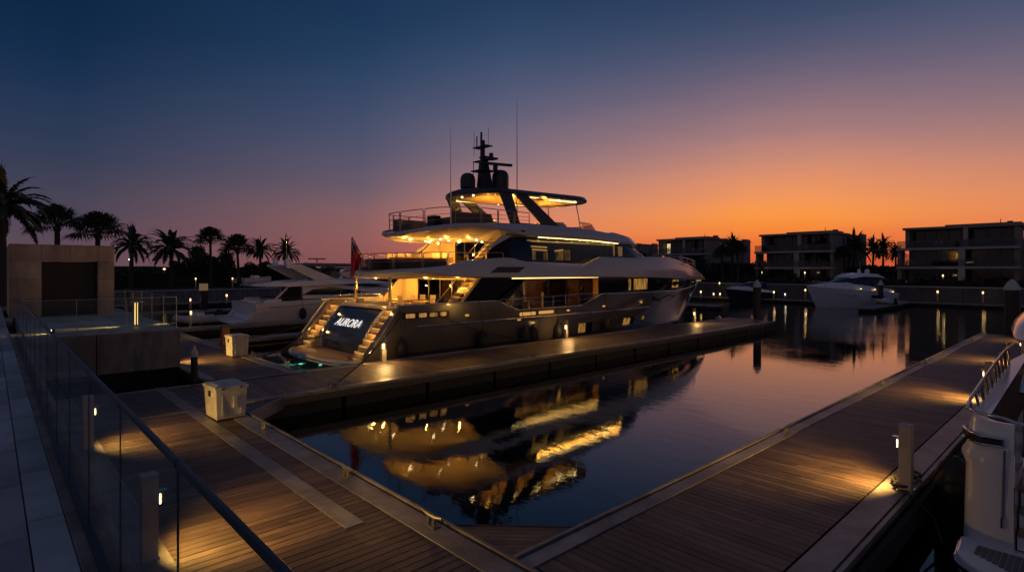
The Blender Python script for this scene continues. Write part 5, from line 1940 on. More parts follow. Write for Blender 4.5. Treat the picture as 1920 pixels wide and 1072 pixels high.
tender(14.8, 44.8, 3.05, 0.25, 'small pale tender stowed on the flybridge tail of the white yacht', mat('pale_tube', (0.45, 0.45, 0.48), 0.5), 0.85)
tender(11.2, 45.6, 0.15, math.radians(200), 'white inflatable tender behind the flybridge yacht stern', mat('pale_tube', (0.45, 0.45, 0.48), 0.5), 1.15)


# ---- generic sport cruiser
def sport(name, label, x, y, rz, Lb, B, hm, top=True, sc=1.0):
    t_ = thing(name, label, 'motorboat', (x, y, 0), local=True, rz=rz)
    zs = lambda q: lerp_table([(0, 1.15 * sc), (Lb * 0.6, 1.5 * sc), (Lb, 1.8 * sc)], q)
    h = hull_local(t_, Lb, B, zs, hm, stem=0.14)
    gw = mat('boat_white', (0.8, 0.8, 0.82), 0.22, coat=0.4)
    blob(t_, 'deck_moulding', gw, [(0.3, B * 0.44, 1.1 * sc, 1.45 * sc, 0.95), (Lb * 0.3, B * 0.46, 1.25 * sc, 1.75 * sc, 0.92), (Lb * 0.6, B * 0.40, 1.45 * sc, 2.1 * sc, 0.8), (Lb * 0.8, B * 0.26, 1.6 * sc, 2.0 * sc, 0.75), (Lb * 0.97, B * 0.04, 1.78 * sc, 1.85 * sc, 0.8)])
    blob(t_, 'windscreen', navyglass, [(Lb * 0.18, B * 0.375, 1.6 * sc, 2.55 * sc, 0.9), (Lb * 0.45, B * 0.375, 1.75 * sc, 2.6 * sc, 0.88), (Lb * 0.56, B * 0.30, 1.9 * sc, 2.45 * sc, 0.8), (Lb * 0.68, B * 0.18, 1.95 * sc, 2.08 * sc, 0.7)])
    if top:
        blob(t_, 'hardtop', gw, [(Lb * 0.12, B * 0.34, 2.42 * sc, 2.55 * sc, 0.9), (Lb * 0.2, B * 0.38, 2.50 * sc, 2.78 * sc, 0.9), (Lb * 0.42, B * 0.37, 2.58 * sc, 2.88 * sc, 0.85), (Lb * 0.54, B * 0.28, 2.42 * sc, 2.58 * sc, 0.8)])
        for q, r_ in ((0.25, 0.26), (0.36, 0.2)):
            MB().lathe(Lb * q, B * 0.1, [(r_, 2.85 * sc), (r_, 3.05 * sc), (r_ * 0.6, 3.2 * sc), (0.02, 3.24 * sc)], 12).build('radar_dome', gw, t_, smooth=50)
        b = MB().tube([(Lb * 0.30, 0, 2.85 * sc), (Lb * 0.30, 0, 3.9 * sc)], 0.02, 5)
        b.build('mast', steel_m, t_)
    poly = [(Lb * 0.18, 0.85 * sc), (Lb * 0.3, 1.0 * sc), (Lb * 0.7, 1.12 * sc), (Lb * 0.78, 1.22 * sc), (Lb * 0.6, 0.98 * sc), (Lb * 0.3, 0.72 * sc)]
    for s_ in (-1, 1):
        lpatch(t_, poly, lambda x, z: h(x, z) + 0.13 * math.sin(math.pi * (x / Lb - 0.18) / 0.6), navyglass, 'hull_window', 0.02, s_)
    b = MB()
    for s_ in (-1, 1):
        pts = [(Lb * (0.5 + 0.045 * k), s_ * max(h(Lb * (0.5 + 0.045 * k), 1.7 * sc) - 0.1, 0.02), zs(Lb * (0.5 + 0.045 * k)) + 0.45 * sc) for k in range(11)]
        b.tube(pts, 0.02, 5)
        for p in pts[::2]:
            b.tube([p, (p[0], p[1], p[2] - 0.5 * sc)], 0.013, 4)
    b.build('bow_rail', steel_m, t_)
    MB().box(-0.9 * sc, 0.05, -B * 0.4, B * 0.4, 0.25, 0.4).build('swim_platform', gw, t_, bevel=0.03)
    return t_


# bow to the left of the picture, side on to the camera
sp = sport('sport_yacht', 'white sport yacht with hardtop moored below the right hand villas', 76.2, 18.4, math.radians(158), 11.8, 4.1, mat('boat_hull_grey', (0.58, 0.61, 0.68), 0.25, coat=0.4), True, 1.3)
for x, y_, z in ((0.9, -2.0, 1.6), (3.8, -2.0, 1.9), (6.0, -2.0, 2.0)):
    MB().box(x, x + 0.1, y_ - 0.05, y_ + 0.05, z, z + 0.07).box(x, x + 0.1, -y_ - 0.05, -y_ + 0.05, z, z + 0.07).build('deck_light', e_far, sp)
sport('sport_boat', 'dark hulled open cruiser moored beyond the yacht bow', 74.2, 30.6, math.radians(161), 7.4, 2.7, mat('navy_hull', (0.02, 0.025, 0.04), 0.25), False, 0.98)
tender(70.5, 16.6, 0.45, math.radians(60), 'small dinghy resting on the angled far dock', mat('pale_tube', (0.45, 0.45, 0.48), 0.5), 0.8)
sport('sport_boat', 'pale cruiser moored behind the white flybridge yacht, mostly hidden', 27, 60.5, 0, 12.0, 3.8, grey_white, True, 1.2)

# ---- white cruiser at the right edge: stern quarter, side deck, rail, hardtop
C = thing('motor_cruiser', 'white cruiser stern with teak swim platform at the right edge', 'motorboat', (10, -0.6, 0))
PV = 1.42                                  # outer face of the side nearest the dock
SV = -2.8
# quarter: rounded column from the transom into the side
def crui_hb(x):                            # inset from the outer face towards the stern corner
    return 0.35 * max(0, 1 - (x - 9.75) / 0.55) ** 2 if x < 10.3 else 0.0


rings = []
for z, dx, dy in ((0.35, 0.02, 0.04), (0.6, -0.02, 0.02), (1.0, -0.05, 0.01), (1.4, -0.03, 0.0), (1.52, -0.02, 0.05), (1.58, -0.01, 0.05), (1.66, 0.0, 0.0), (1.95, 0.03, -0.03), (2.05, 0.10, -0.05)):
    r = []
    for k in range(9):
        a = math.pi / 2 * k / 8
        r.append((9.85 + dx + 0.42 * (1 - math.sin(a)), PV - 0.42 + dy + 0.42 * math.sin(a) if False else PV + dy - 0.42 * (1 - math.cos(math.pi / 2 - a)), z))
    # reorder: from the transom edge round to the side
    r = [(9.83 + dx, 0.88, z), (9.83 + dx, 1.0, z)]
    for k in range(9):
        a = math.pi / 2 * k / 8
        r.append((9.83 + dx + 0.36 * (1 - math.cos(a)), 1.06 + dy + 0.36 * math.sin(a), z))
    for q in (10.8, 11.8, 13, 15, 17.5, 20):
        zz = z + max(0, (q - 10.4)) * 0.055 * (z / 2.0)
        flare = -0.0 if q < 16 else -(q - 16) * 0.22
        r.append((q, 1.42 + dy + flare, zz))
    rings.append(r)
MB().loft(rings, closed=False).build('hull', white_m, C, smooth=40)
# inner face of the quarter (facing the stairs) and bulwark top
b = MB()
b.add([(9.83, 0.88, 0.35), (9.93, 0.88, 2.05), (10.9, 0.88, 2.10), (10.9, 0.88, 0.35)], [(0, 1, 2, 3)])
top_out = rings[-1]
inn = []
for p in top_out:
    inn.append((max(p[0], 9.98), min(p[1] - 0.16, 1.18) if p[0] < 17 else p[1] - 0.16, p[2] + 0.0))
for k in range(len(top_out) - 1):
    b.add([top_out[k], top_out[k + 1], inn[k + 1], inn[k]], [(0, 1, 2, 3)])
b.build('bulwark', white_m, C)
b = MB()
b.loft([[(p[0], p[1] - 0.001, p[2]), (p[0] + 0.0, p[1] - 0.02, 1.35)] for p in inn[4:]], closed=False)
b.build('bulwark_lining', mat('smoked_dark_panel', (0.05, 0.045, 0.045), 0.25), C)
# recessed fairlead
b = MB().tube([(9.80, 1.32, 1.80), (9.86, 1.40, 1.80), (10.0, 1.46, 1.80)], 0.05, 8)
fl = MB().tube([(9.80, 0.98, 1.86), (9.80, 1.22, 1.86), (9.93, 1.36, 1.87), (10.15, 1.45, 1.88), (10.15, 1.45, 1.76), (9.93, 1.36, 1.75), (9.80, 1.22, 1.75), (9.80, 0.98, 1.76)], 0.018, 6, closed=True)
fl.build('fairlead', steel_m, C, smooth=60)
MB().loft([[(9.795, 0.99, 1.77), (9.795, 0.99, 1.85)], [(9.795, 1.21, 1.76), (9.795, 1.21, 1.85)], [(9.925, 1.36, 1.76), (9.925, 1.36, 1.86)], [(10.14, 1.447, 1.77), (10.14, 1.447, 1.87)]], closed=False).build('fairlead_hole', dark_m, C)
# rails
b = MB()
rp = [(9.92, 1.02, 2.12), (9.94, 1.25, 2.14), (10.1, 1.40, 2.16), (10.5, 1.42, 2.22), (11.5, 1.40, 2.36), (12.5, 1.38, 2.48), (13.6, 1.36, 2.6), (14.4, 1.3, 2.68), (14.6, 1.3, 2.60)]
b.tube(rp, 0.022, 8)
for x in (10.35, 10.8, 11.25, 11.7, 12.15, 12.6, 13.05, 13.5, 13.95, 14.4):
    z = lerp_table([(q[0], q[2]) for q in rp], x)
    b.tube([(x, 1.36, lerp_table([(10.4, 2.05), (20, 2.6)], x)), (x, 1.40, z)], 0.020, 6)
b.tube([(9.95, 1.02, 2.12), (10.0, 0.85, 2.06), (10.0, 0.62, 2.05), (10.05, 0.5, 1.98)], 0.02, 6)
b.build('side_rail', steel_m, C, smooth=60)
b = MB()
for z in (1.95, 1.6, 1.28):
    b.tube([(10.1, 0.62, z), (10.1, -0.4, z - 0.03), (10.1, -1.6, z - 0.03)], 0.018, 6)
b.tube([(10.1, 0.62, 1.28), (10.1, 0.62, 1.98)], 0.02, 6).tube([(10.1, 0.2, 1.28), (10.1, 0.2, 1.95)], 0.015, 6)
b.build('stern_gate', steel_m, C, smooth=60)
# boat hook / shower wand clipped on the quarter
b = MB().tube([(9.78, 0.97, 1.72), (9.76, 0.98, 1.2), (9.775, 0.99, 0.78)], 0.014, 6)
wd = b.build('boarding_pole', mat('blue_grey_pole', (0.12, 0.16, 0.24), 0.4), C)
MB().tube([(9.765, 0.99, 0.84), (9.765, 0.99, 0.70)], 0.024, 8).build('pole_fitting', steel_m, wd)
# steps up from the platform
b = MB()
b2 = MB()
for k in range(6):
    z = 0.40 + (k + 1) * 0.23
    x = 9.95 + k * 0.22
    b.box(x, 11.6, -0.3, 0.86, z - 0.23, z - 0.05)
    b2.box(x - 0.02, x + 0.3, -0.3, 0.855, z - 0.049, z)
b.build('stern_steps', white_m, C)
b2.build('step_tread', teak_m, C)
MB().box(9.9, 11.2, SV, -0.3, 0.4, 1.9).build('transom', white_m, C, bevel=0.06)
# cockpit and side glass
MB().box(11.3, 20, -2.4, 1.15, 1.3, 1.38).build('cockpit_sole', teak_m, C)
b = MB().prism_xz([(11.0, 1.9), (12.4, 2.75), (18, 2.9), (18, 1.9)], 0.70, 0.74)
b.build('cockpit_screen', glassmat('smoked_side_glass', (0.10, 0.10, 0.12), 1.5), C)
MB().box(11.2, 11.9, -1.9, 0.6, 1.38, 1.85).build('cockpit_sofa', ccush_m, C, bevel=0.08)
# swim platform
pp = []
for k in range(11):
    a = math.pi / 2 * k / 10
    pp.append((8.95 + 0.55 * (1 - math.cos(a)) ** 1.0, 0.93 + 0.5 * math.sin(a)))
outl = [(8.95, SV)] + pp + [(10.0, 1.46), (10.0, SV)]
MB().prism_xy(outl[::-1], 0.18, 0.38).build('swim_platform', white_m, C, bevel=0.03)
b = MB()
for i in range(56):
    y1_ = 1.24 - i * 0.065
    xa = 9.08 + (0.0 if y1_ < 0.75 else (y1_ - 0.75) * 0.75)
    b.box(xa, 9.76, y1_ - 0.055, y1_, 0.382, 0.390)
for xx in (9.06, 9.77):
    b.box(xx, xx + 0.02 if xx > 9.5 else xx + 0.014, -2.4, 0.72, 0.382, 0.391)
b.build('platform_teak', mat('grey_teak', (0.16, 0.14, 0.13), 0.6, var=0.2, island=0.15), C)
MB().tube([(x - 0.015 if x < 9.4 else x, y + (0.01 if x > 9.1 else 0), 0.28) for x, y in outl[:-1]], 0.03, 6).build('platform_bumper', steel_m, C, smooth=60)
cl = MB().box(9.3, 9.5, 0.52, 0.62, 0.392, 0.41).tube([(9.22, 0.57, 0.47), (9.58, 0.57, 0.47)], 0.02).tube([(9.35, 0.57, 0.40), (9.35, 0.57, 0.47)], 0.018).tube([(9.45, 0.57, 0.40), (9.45, 0.57, 0.47)], 0.018)
cl.build('platform_cleat', steel_m, C)
# hardtop overhang
rings = []
for x, w, zb_, zt_ in ((12.35, 0.9, 2.92, 2.96), (12.5, 1.35, 2.82, 3.12), (12.9, 1.7, 2.80, 3.3), (14, 1.85, 2.86, 3.5), (17, 1.85, 2.95, 3.65), (20, 1.6, 3.0, 3.6)):
    c0 = -0.55
    half = [(0, zb_), (w * 0.93, zb_), (w, zb_ + (zt_ - zb_) * 0.25), (w * 0.97, zb_ + (zt_ - zb_) * 0.5), (w * 0.82, zt_), (0, zt_ + 0.1)]
    rings.append([(x, c0 - a, q) for a, q in half] + [(x, c0 + a, q) for a, q in reversed(half[1:-1])])
ht = MB().loft(rings, closed=True, cap0=True, cap1=True).build('hardtop', white_m, C, smooth=40)
MB().box(12.62, 12.70, 0.62, 0.72, 2.795, 2.82).build('hardtop_light', e_bulb, ht)
b = MB().tube([(13.0, 0.9, 2.85), (12.2, 1.0, 2.1)], 0.04, 8).tube([(16.0, 1.0, 2.9), (16.0, 1.0, 2.3)], 0.04, 8)
b.build('hardtop_strut', steel_m, C)
# dark line from the cruiser to the dock with a coil
o = MB().tube([(9.9, 1.36, 1.82), (9.85, 1.5, 1.6), (9.95, 1.75, 1.15), (10.25, 1.95, 0.85), (10.6, 2.0, 0.78), (11.0, 2.15, 0.74)], 0.022, 7).build('mooring_line', rope_m, smooth=60)
tag(o, 'thick dark line from the cruiser fairlead down to the right dock', 'rope', 'mooring lines')
rc = random.Random(5)
pts = []
for k in range(90):
    a = k * 0.55
    r_ = 0.10 + 0.05 * math.sin(k * 0.37)
    pts.append((10.95 + 0.32 * math.sin(k * 0.09) + r_ * math.cos(a) * 1.3, 2.32 + r_ * math.sin(a), DZ + 0.05 + 0.05 * abs(math.sin(k * 0.21))))
o = MB().tube(pts, 0.022, 6).build('rope_coil', rope_m, smooth=60)
tag(o, 'tangled dark rope heap on the right dock edge beside the nearest bollard', 'rope')
o = MB().tube([(10.5, 2.25, DZ + 0.03), (10.3, 2.05, DZ + 0.02), (10.45, 1.85, 0.35), (10.2, 1.7, 0.1)], 0.02, 6).build('mooring_line', rope_m, smooth=60)
tag(o, 'thin dark line looped over the dock edge at the nearest right bollard', 'rope', 'mooring lines')
t_ = thing('hull_fender', 'big black fender between the cruiser and the right dock', 'fender', (11.3, 1.72, 0.5), local=True)
MB().lathe(0, 0, [(0.05, 0.62), (0.2, 0.5), (0.27, 0.3), (0.27, -0.4), (0.15, -0.6)], 18).build('body', rub_m, t_, smooth=50)

o = MB().tube(catenary((7.55, 24.1, DZ + 0.3), (8.2, 25.3, 0.35), 0.1, 6) + catenary((8.2, 25.3, 0.35), (12.2, VC + 3.72, 1.5), 0.45, 14)[1:], 0.028, 6).build('shore_power_cable', rub_m, smooth=60)
tag(o, 'thick black shore power cable from the smaller dock box to the yacht', 'cable')
# ================================================================== VILLAS
def villa(label, u, vL, vR, depth, lit=(), z0=1.6, z_a=4.55, z_b=7.0, z_r=9.75, left_ext=0.9):
    """front face at x=u looking to -x, left end vL (larger y), right end vR"""
    t_ = thing('villa', label, 'house', (u, (vL + vR) / 2, z0))
    w = vL - vR
    sb = 2.0                                # loggia depth
    # rear mass and side walls
    b = MB().box(u + sb, u + depth, vR, vL, z0, z_r - 0.35)
    b.box(u, u + sb - 0.003, vR, vR + 0.45, z0, z_r - 0.35)
    b.box(u, u + sb - 0.003, vL - 0.45, vL, z_b, z_r - 0.35)
    b.box(u, u + sb - 0.003, vL - 0.45 + left_ext, vL + left_ext, z0, z_b - 0.3)
    b.build('wall', wall_m, t_)
    b = MB().box(u - 0.35, u + depth * 0.45, vR - 0.25, vL + 0.25, z_r - 0.35, z_r - 0.05)
    b.box(u + depth * 0.45 + 0.01, u + depth + 0.1, vR - 0.1, vL + 0.1, z_r - 0.36, z_r - 0.10)
    b.build('roof', wall_m, t_, bevel=0.03)
    MB().box(u - 0.3, u + depth * 0.25, vR - 0.2, vR + w * 0.62, z_r - 0.05, z_r + 0.12).build('roof_parapet', dark_m if False else wall_m, t_)
    b = MB().box(u - 0.6, u + sb - 0.01, vR - 0.1, vL + left_ext, z_b - 0.3, z_b).box(u - 0.6, u + sb - 0.01, vR - 0.1, vL + left_ext, z_a - 0.3, z_a)
    b.build('balcony_slab', slab_m, t_)
    b = MB().box(u - 0.55, u - 0.1, vR + w * 0.44, vR + w * 0.44 + 0.7, z_a, z_b - 0.3).box(u - 0.3, u + 0.1, vR + w * 0.42, vR + w * 0.42 + 0.45, z_b, z_r - 0.35).box(u - 0.55, u - 0.1, vR + w * 0.44, vR + w * 0.44 + 0.7, z0 + 1.0, z_a - 0.3)
    b.build('facade_fin', slab_m, t_)
    # glazing bays
    n = 4
    for lev, (za, zb_) in enumerate(((z0 + 0.1, z_a - 0.35), (z_a + 0.05, z_b - 0.35), (z_b + 0.05, z_r - 0.4))):
        for k in range(n):
            ya = vR + 0.6 + (w - 1.1) * k / n
            yb = vR + 0.6 + (w - 1.1) * (k + 1) / n
            g = MB().box(u + sb - 0.06, u + sb - 0.02, ya + 0.06, yb - 0.06, za, zb_).build('window', vglass_m, t_)
            MB().box(u + sb - 0.10, u + sb - 0.06, (ya + yb) / 2 - 0.04, (ya + yb) / 2 + 0.04, za, zb_).build('mullion', dsteel_m, g)
            if (lev, k) in lit:
                MB().box(u + sb - 0.075, u + sb - 0.065, ya + (yb - ya) * 0.6, yb - 0.15, za + 0.1, zb_ - 0.4).build('lit_curtain', emi('villa_window_light', (1.0, 0.72, 0.30), 0.9, curtain=True), g)
    for zz in (z_a, z_b):
        MB().box(u - 0.55, u - 0.52, vR + 0.1, vL + left_ext - 0.1, zz, zz + 0.95).build('balustrade', glassmat('villa_balustrade_glass', (0.6, 0.65, 0.7), 1.5), t_)
    # slit windows in the side wall
    b = MB()
    for q in (0.28, 0.40, 0.52):
        b.box(u + depth * q, u + depth * q + 0.45, vR - 0.03, vR + 0.02, z_b + 0.9, z_b + 2.0)
    b.build('slit_window', vglass_m, t_)
    MB().box(u + depth * 0.78, u + depth * 0.92, vR - 0.5, vR - 0.01, z0, z_r + 0.1).build('stair_tower', wall_m, t_)
    rv = random.Random(int(vL * 7))
    for zz in (z_a, z_b):
        for k in range(2):
            yy = rv.uniform(vR + 1.2, vL - 2)
            b = MB().box(u + 0.2, u + 0.75, yy, yy + 0.5, zz + 0.4, zz + 0.46).box(u + 0.7, u + 0.75, yy, yy + 0.5, zz + 0.46, zz + 0.9)
            for ax in (0.22, 0.7):
                for ay in (0.02, 0.46):
                    b.box(u + ax, u + ax + 0.03, yy + ay, yy + ay + 0.03, zz, zz + 0.4)
            b.build('balcony_chair', slab_m, t_)
    b = MB().box(u + depth * 0.3, u + depth * 0.36, vR + 1, vR + 1.5, z_r - 0.1, z_r + 0.55).tube([(u + 3, vR + 2, z_r), (u + 3, vR + 2, z_r + 0.8)], 0.04).box(u + 4, u + 5.2, vR + 3, vR + 4.2, z_r, z_r + 0.35)
    b.build('roof_plant', dark_m, t_)
    return t_


villa('pale villa with one lit upper window seen above the yacht bow', 90, 57.0, 47.5, 17, lit=((2, 3),))
villa('middle villa with pale balcony bands behind the white sport yacht', 90, 38.2, 27.8, 15.5, lit=())
villa('nearest villa at the right with wide double bay balconies', 90, 19.0, 7.6, 14, lit=())
villa('low distant villa peeping out left of the lit window villa', 96, 76, 68.5, 12, lit=())
villa('villa cut by the right edge of the view', 90, 3.0, -8, 14, lit=())


# ================================================================== PLANTS
def frond(bld, o, az, el0, Lf, droop, wl, rng, nleaf=22, wind=0.0):
    pos = Vector(o)
    d = Vector((math.cos(az) * math.cos(el0), math.sin(az) * math.cos(el0), math.sin(el0)))
    step = Lf / nleaf
    side0 = Vector((-math.sin(az), math.cos(az), 0))
    prev = pos.copy()
    for i in range(nleaf):
        t_ = i / nleaf
        d = (d + Vector((0, 0, -droop * step * (0.6 + 1.4 * t_)))).normalized()
        nx = pos + d * step
        up = side0.cross(d).normalized()
        # stem piece
        w = 0.035 * (1 - t_) + 0.008
        bld.add([pos + side0 * w, pos - side0 * w, nx - side0 * w, nx + side0 * w], [(0, 1, 2, 3)])
        if i > 2:
            ll = wl * (math.sin(math.pi * min(1, (t_ + 0.12))) ** 0.7) * rng.uniform(0.8, 1.1)
            for s_ in (-1, 1):
                tip = pos + side0 * (s_ * ll * 0.8) + d * (ll * 0.55) + Vector((0, 0, -ll * rng.uniform(0.15, 0.5)))
                mid = pos.lerp(tip, 0.5) + Vector((0, 0, 0.03))
                ww = 0.05 + 0.02 * ll
                bld.add([pos + d * ww, pos - d * ww, mid - d * ww, tip, mid + d * ww], [(0, 1, 2, 3, 4)])
        pos = nx


def palm_meshes(seed, Lf=2.9, n=46, kind='date'):
    n = 48 if kind == 'date' else 46
    rng = random.Random(seed)
    b = MB()
    for k in range(n):
        az = k * 2.39996 + rng.uniform(-0.2, 0.2)
        q = k / n
        el0 = math.radians(86 - 92 * q ** 1.2 + rng.uniform(-12, 12))
        if kind == 'date':
            frond(b, (0, 0, 0), az, el0, Lf * rng.uniform(0.95, 1.25), rng.uniform(0.45, 0.85), 0.40, rng, 36)
        else:
            # fan palm: stalk then a disc of blades
            d = Vector((math.cos(az) * math.cos(el0), math.sin(az) * math.cos(el0), math.sin(el0)))
            st = d * (Lf * 0.45)
            sd = Vector((-math.sin(az), math.cos(az), 0))
            b.tube([(0, 0, 0), tuple(st)], 0.02, 4)
            for j in range(17):
                a = math.radians(-105 + 210 * j / 16)
                dd = (d * math.cos(a) + sd * math.sin(a)).normalized()
                L2 = Lf * 0.52 * rng.uniform(0.85, 1.1)
                m1 = st + dd * L2 * 0.6
                tp = st + dd * L2 + Vector((0, 0, -L2 * 0.35))
                pp_ = dd.cross(Vector((0, 0, 1))).normalized() * 0.07
                b.add([st, m1 + pp_, tp, m1 - pp_], [(0, 1, 2, 3)])
    return b


def trunk_mesh(h_, r0, r1, rng, lean=0.0):
    b = MB()
    pts, rad = [], []
    n = 26
    for i in range(n + 1):
        t_ = i / n
        pts.append((lean * t_ * t_, 0.02 * math.sin(t_ * 9), h_ * t_))
        rad.append((r0 + (r1 - r0) * t_) * (1.0 + 0.10 * (i % 2)) + (0.10 * r0 if i < 2 else 0) + (0.5 * r1 if t_ > 0.93 else 0))
    b.tube(pts, rad, 9)
    return b


PROTO = {}


def palm(x, y, z0, ztop, label, kind='date', Lf=2.9, r=0.2, grp='palms', seed=0, n=30):
    t_ = thing('palm_tree', label, 'palm tree', (x, y, z0), grp, local=True, rz=random.uniform(0, 6))
    key = (kind, seed % 3, n)
    if key not in PROTO:
        PROTO[key] = None
        c = palm_meshes(seed, 2.9, n, kind).build('crown', frond_m, t_)
        PROTO[key] = c.data
    else:
        c = bpy.data.objects.new('crown', PROTO[key])
        COL.objects.link(c)
        c.parent = t_
    h_ = ztop - z0
    c.location = (0.15, 0, h_)
    s_ = Lf / 2.9 * 1.08
    c.scale = (s_ * random.uniform(0.92, 1.1), s_ * random.uniform(0.92, 1.1), s_ * random.uniform(0.85, 1.1))
    c.rotation_euler = (random.uniform(-0.12, 0.12), random.uniform(-0.12, 0.12), 0)
    trunk_mesh(h_, r, r * 0.72, random, 0.15).build('trunk', trunk_m, t_, smooth=60)
    return t_


def place(px, depth):
    """ground position at a bearing (photo column) and distance, for setting out the planting"""
    k = (px - 960) / 1050
    c, s_ = math.cos(YAW), math.sin(YAW)
    return (depth * (c + k * s_), depth * (s_ - k * c))


def zat(py, depth):
    return ZC - (py - 506) * depth / 1050


for i, (px, py, dep, kind, Lf, r, z0, lb) in enumerate([
    (6, 392, 33, 'date', 2.7, 0.2, 2.0, 'tall nearest palm at the left edge beside the pavilion'),
    (108, 425, 42, 'fan', 2.3, 0.22, 1.6, 'left fan palm rising behind the pavilion roof'),
    (182, 440, 44, 'fan', 2.2, 0.22, 1.6, 'right fan palm rising behind the pavilion roof'),
    (246, 462, 72, 'date', 2.9, 0.26, 1.6, 'thick trunked palm just right of the pavilion'),
    (322, 468, 74, 'date', 3.5, 0.24, 1.6, 'wide crowned palm left of the dark bushy trees'),
    (395, 452, 76, 'fan', 2.5, 0.20, 1.6, 'slender tall palm in front of the dark bushy trees'),
    (447, 472, 80, 'fan', 2.9, 0.20, 1.6, 'palm right of the dark bushy trees'),
    (489, 470, 84, 'date', 2.6, 0.22, 1.6, 'palm above the white yacht tender'),
    (534, 474, 86, 'date', 2.6, 0.24, 1.6, 'last palm before the open sunset sky'),
]):
    x, y = place(px, dep)
    palm(x, y, z0, zat(py, dep), lb, kind, Lf, r, 'palms on the left shore', seed=i)
rp_ = [(1355, 478, 88, 'fan', 1.8, 'palm left of the uplit wall below the first villa'), (1384, 472, 86, 'fan', 2.1, 'palm against the pale side of the first villa'), (1372, 462, 90, 'date', 2.2, 'palm behind the pair at the first villa'),
       (1540, 478, 84, 'date', 2.6, 'dark palm in front of the middle villa balconies'), (1600, 470, 86, 'date', 3.0, 'palm left of the gap between the middle and right villas'), (1583, 480, 82, 'fan', 2.0, 'low palm right of the middle villa front'),
       (1636, 470, 92, 'date', 2.4, 'palm in the gap, left one against the orange sky'), (1655, 468, 96, 'date', 2.4, 'palm in the gap, right one against the orange sky'), (1679, 478, 104, 'date', 2.4, 'small palm against the sky next to the right villa'),
       (1880, 462, 76, 'date', 2.6, 'palm in front of the right villa near its right end'), (1908, 470, 72, 'date', 2.4, 'rightmost palm in front of the right villa')]
for i, (px, py, dep, kind, Lf, lb) in enumerate(rp_):
    x, y = place(px, dep)
    if x < Q + 1.5:
        f_ = (Q + 1.5) / x
        x, y, dep = x * f_, y * f_, dep * f_
    palm(x, y, 1.6, zat(py, dep), lb, kind, Lf, 0.2, 'palms on the villa shore', seed=i + 3, n=24)


def leaf_cloud(bld, cx, cy, cz, rx_, ry_, rz_, n, size, rng):
    for _ in range(n):
        while True:
            a, c, e = rng.uniform(-1, 1), rng.uniform(-1, 1), rng.uniform(-1, 1)
            q = a * a + c * c + e * e
            if 0.25 < q < 1:
                break
        p = Vector((cx + a * rx_, cy + c * ry_, cz + e * rz_))
        u_ = Vector((rng.gauss(0, 1), rng.gauss(0, 1), rng.gauss(0, 1))).normalized()
        v_ = u_.cross(Vector((rng.gauss(0, 1), rng.gauss(0, 1), rng.gauss(0, 1)))).normalized()
        s_ = size * rng.uniform(0.6, 1.4)
        bld.add([p + u_ * s_, p + v_ * s_ * 0.5, p - u_ * s_, p - v_ * s_ * 0.5], [(0, 1, 2, 3)])


def bush_tree(x, y, z0, h_, w, label, grp, seed, nl=900, size=0.16):
    rng = random.Random(seed)
    t_ = thing('broadleaf_tree', label, 'tree', (x, y, z0), grp, local=True)
    b = MB()
    for k in range(9):
        a = rng.uniform(0, 6.28)
        q = rng.uniform(0.1, 0.62) * w
        zz = h_ * rng.uniform(0.45, 0.85)
        r_ = w * rng.uniform(0.28, 0.48)
        leaf_cloud(b, q * math.cos(a), q * math.sin(a), zz, r_, r_, r_ * 0.75, nl // 9, size, rng)
    b.build('crown', leaf_m, t_)
    b = MB().tube([(0, 0, 0), (0.1, 0, h_ * 0.35), (0.0, 0.1, h_ * 0.6)], [0.2, 0.15, 0.08], 7)
    for k in range(4):
        a = k * 1.6
        b.tube([(0.08, 0, h_ * 0.33), (w * 0.3 * math.cos(a), w * 0.3 * math.sin(a), h_ * 0.62)], [0.09, 0.03], 5)
    b.build('trunk', trunk_m, t_)
    return t_


for i, (px, ytop, dep, w, lb) in enumerate([(352, 462, 84, 2.6, 'dark bushy tree left of the slender palm'), (375, 446, 88, 3.0, 'tallest dark bushy tree on the left shore'), (415, 470, 86, 2.6, 'dark bushy tree right of the slender palm'),
                                            (462, 485, 90, 2.2, 'low dark tree behind the white yacht tender'), (503, 488, 88, 2.2, 'low dark tree left of the white yacht arch'), (338, 482, 82, 2.2, 'low shrub tree at the left end of the bushy group'), (392, 478, 84, 2.4, 'dark shrub tree around the slender palm trunk'), (434, 484, 84, 2.4, 'dark shrub tree between the slender palm and its right neighbour'), (478, 492, 90, 2.0, 'small dark shrub tree under the palm above the tender'), (520, 494, 90, 2.0, 'small dark shrub tree below the last palm'), (575, 497, 120, 3.5, 'distant low tree behind the flybridge canopy'), (630, 500, 130, 4.0, 'distant low tree left of the yacht ensign'), (690, 505, 128, 4.0, 'distant low tree just behind the yacht stern')]):
    x, y = place(px, dep)
    h_ = zat(ytop, dep) - 1.55
    bush_tree(x, y, 1.55, h_, w, lb, 'dark trees on the left shore', 40 + i, 2200)
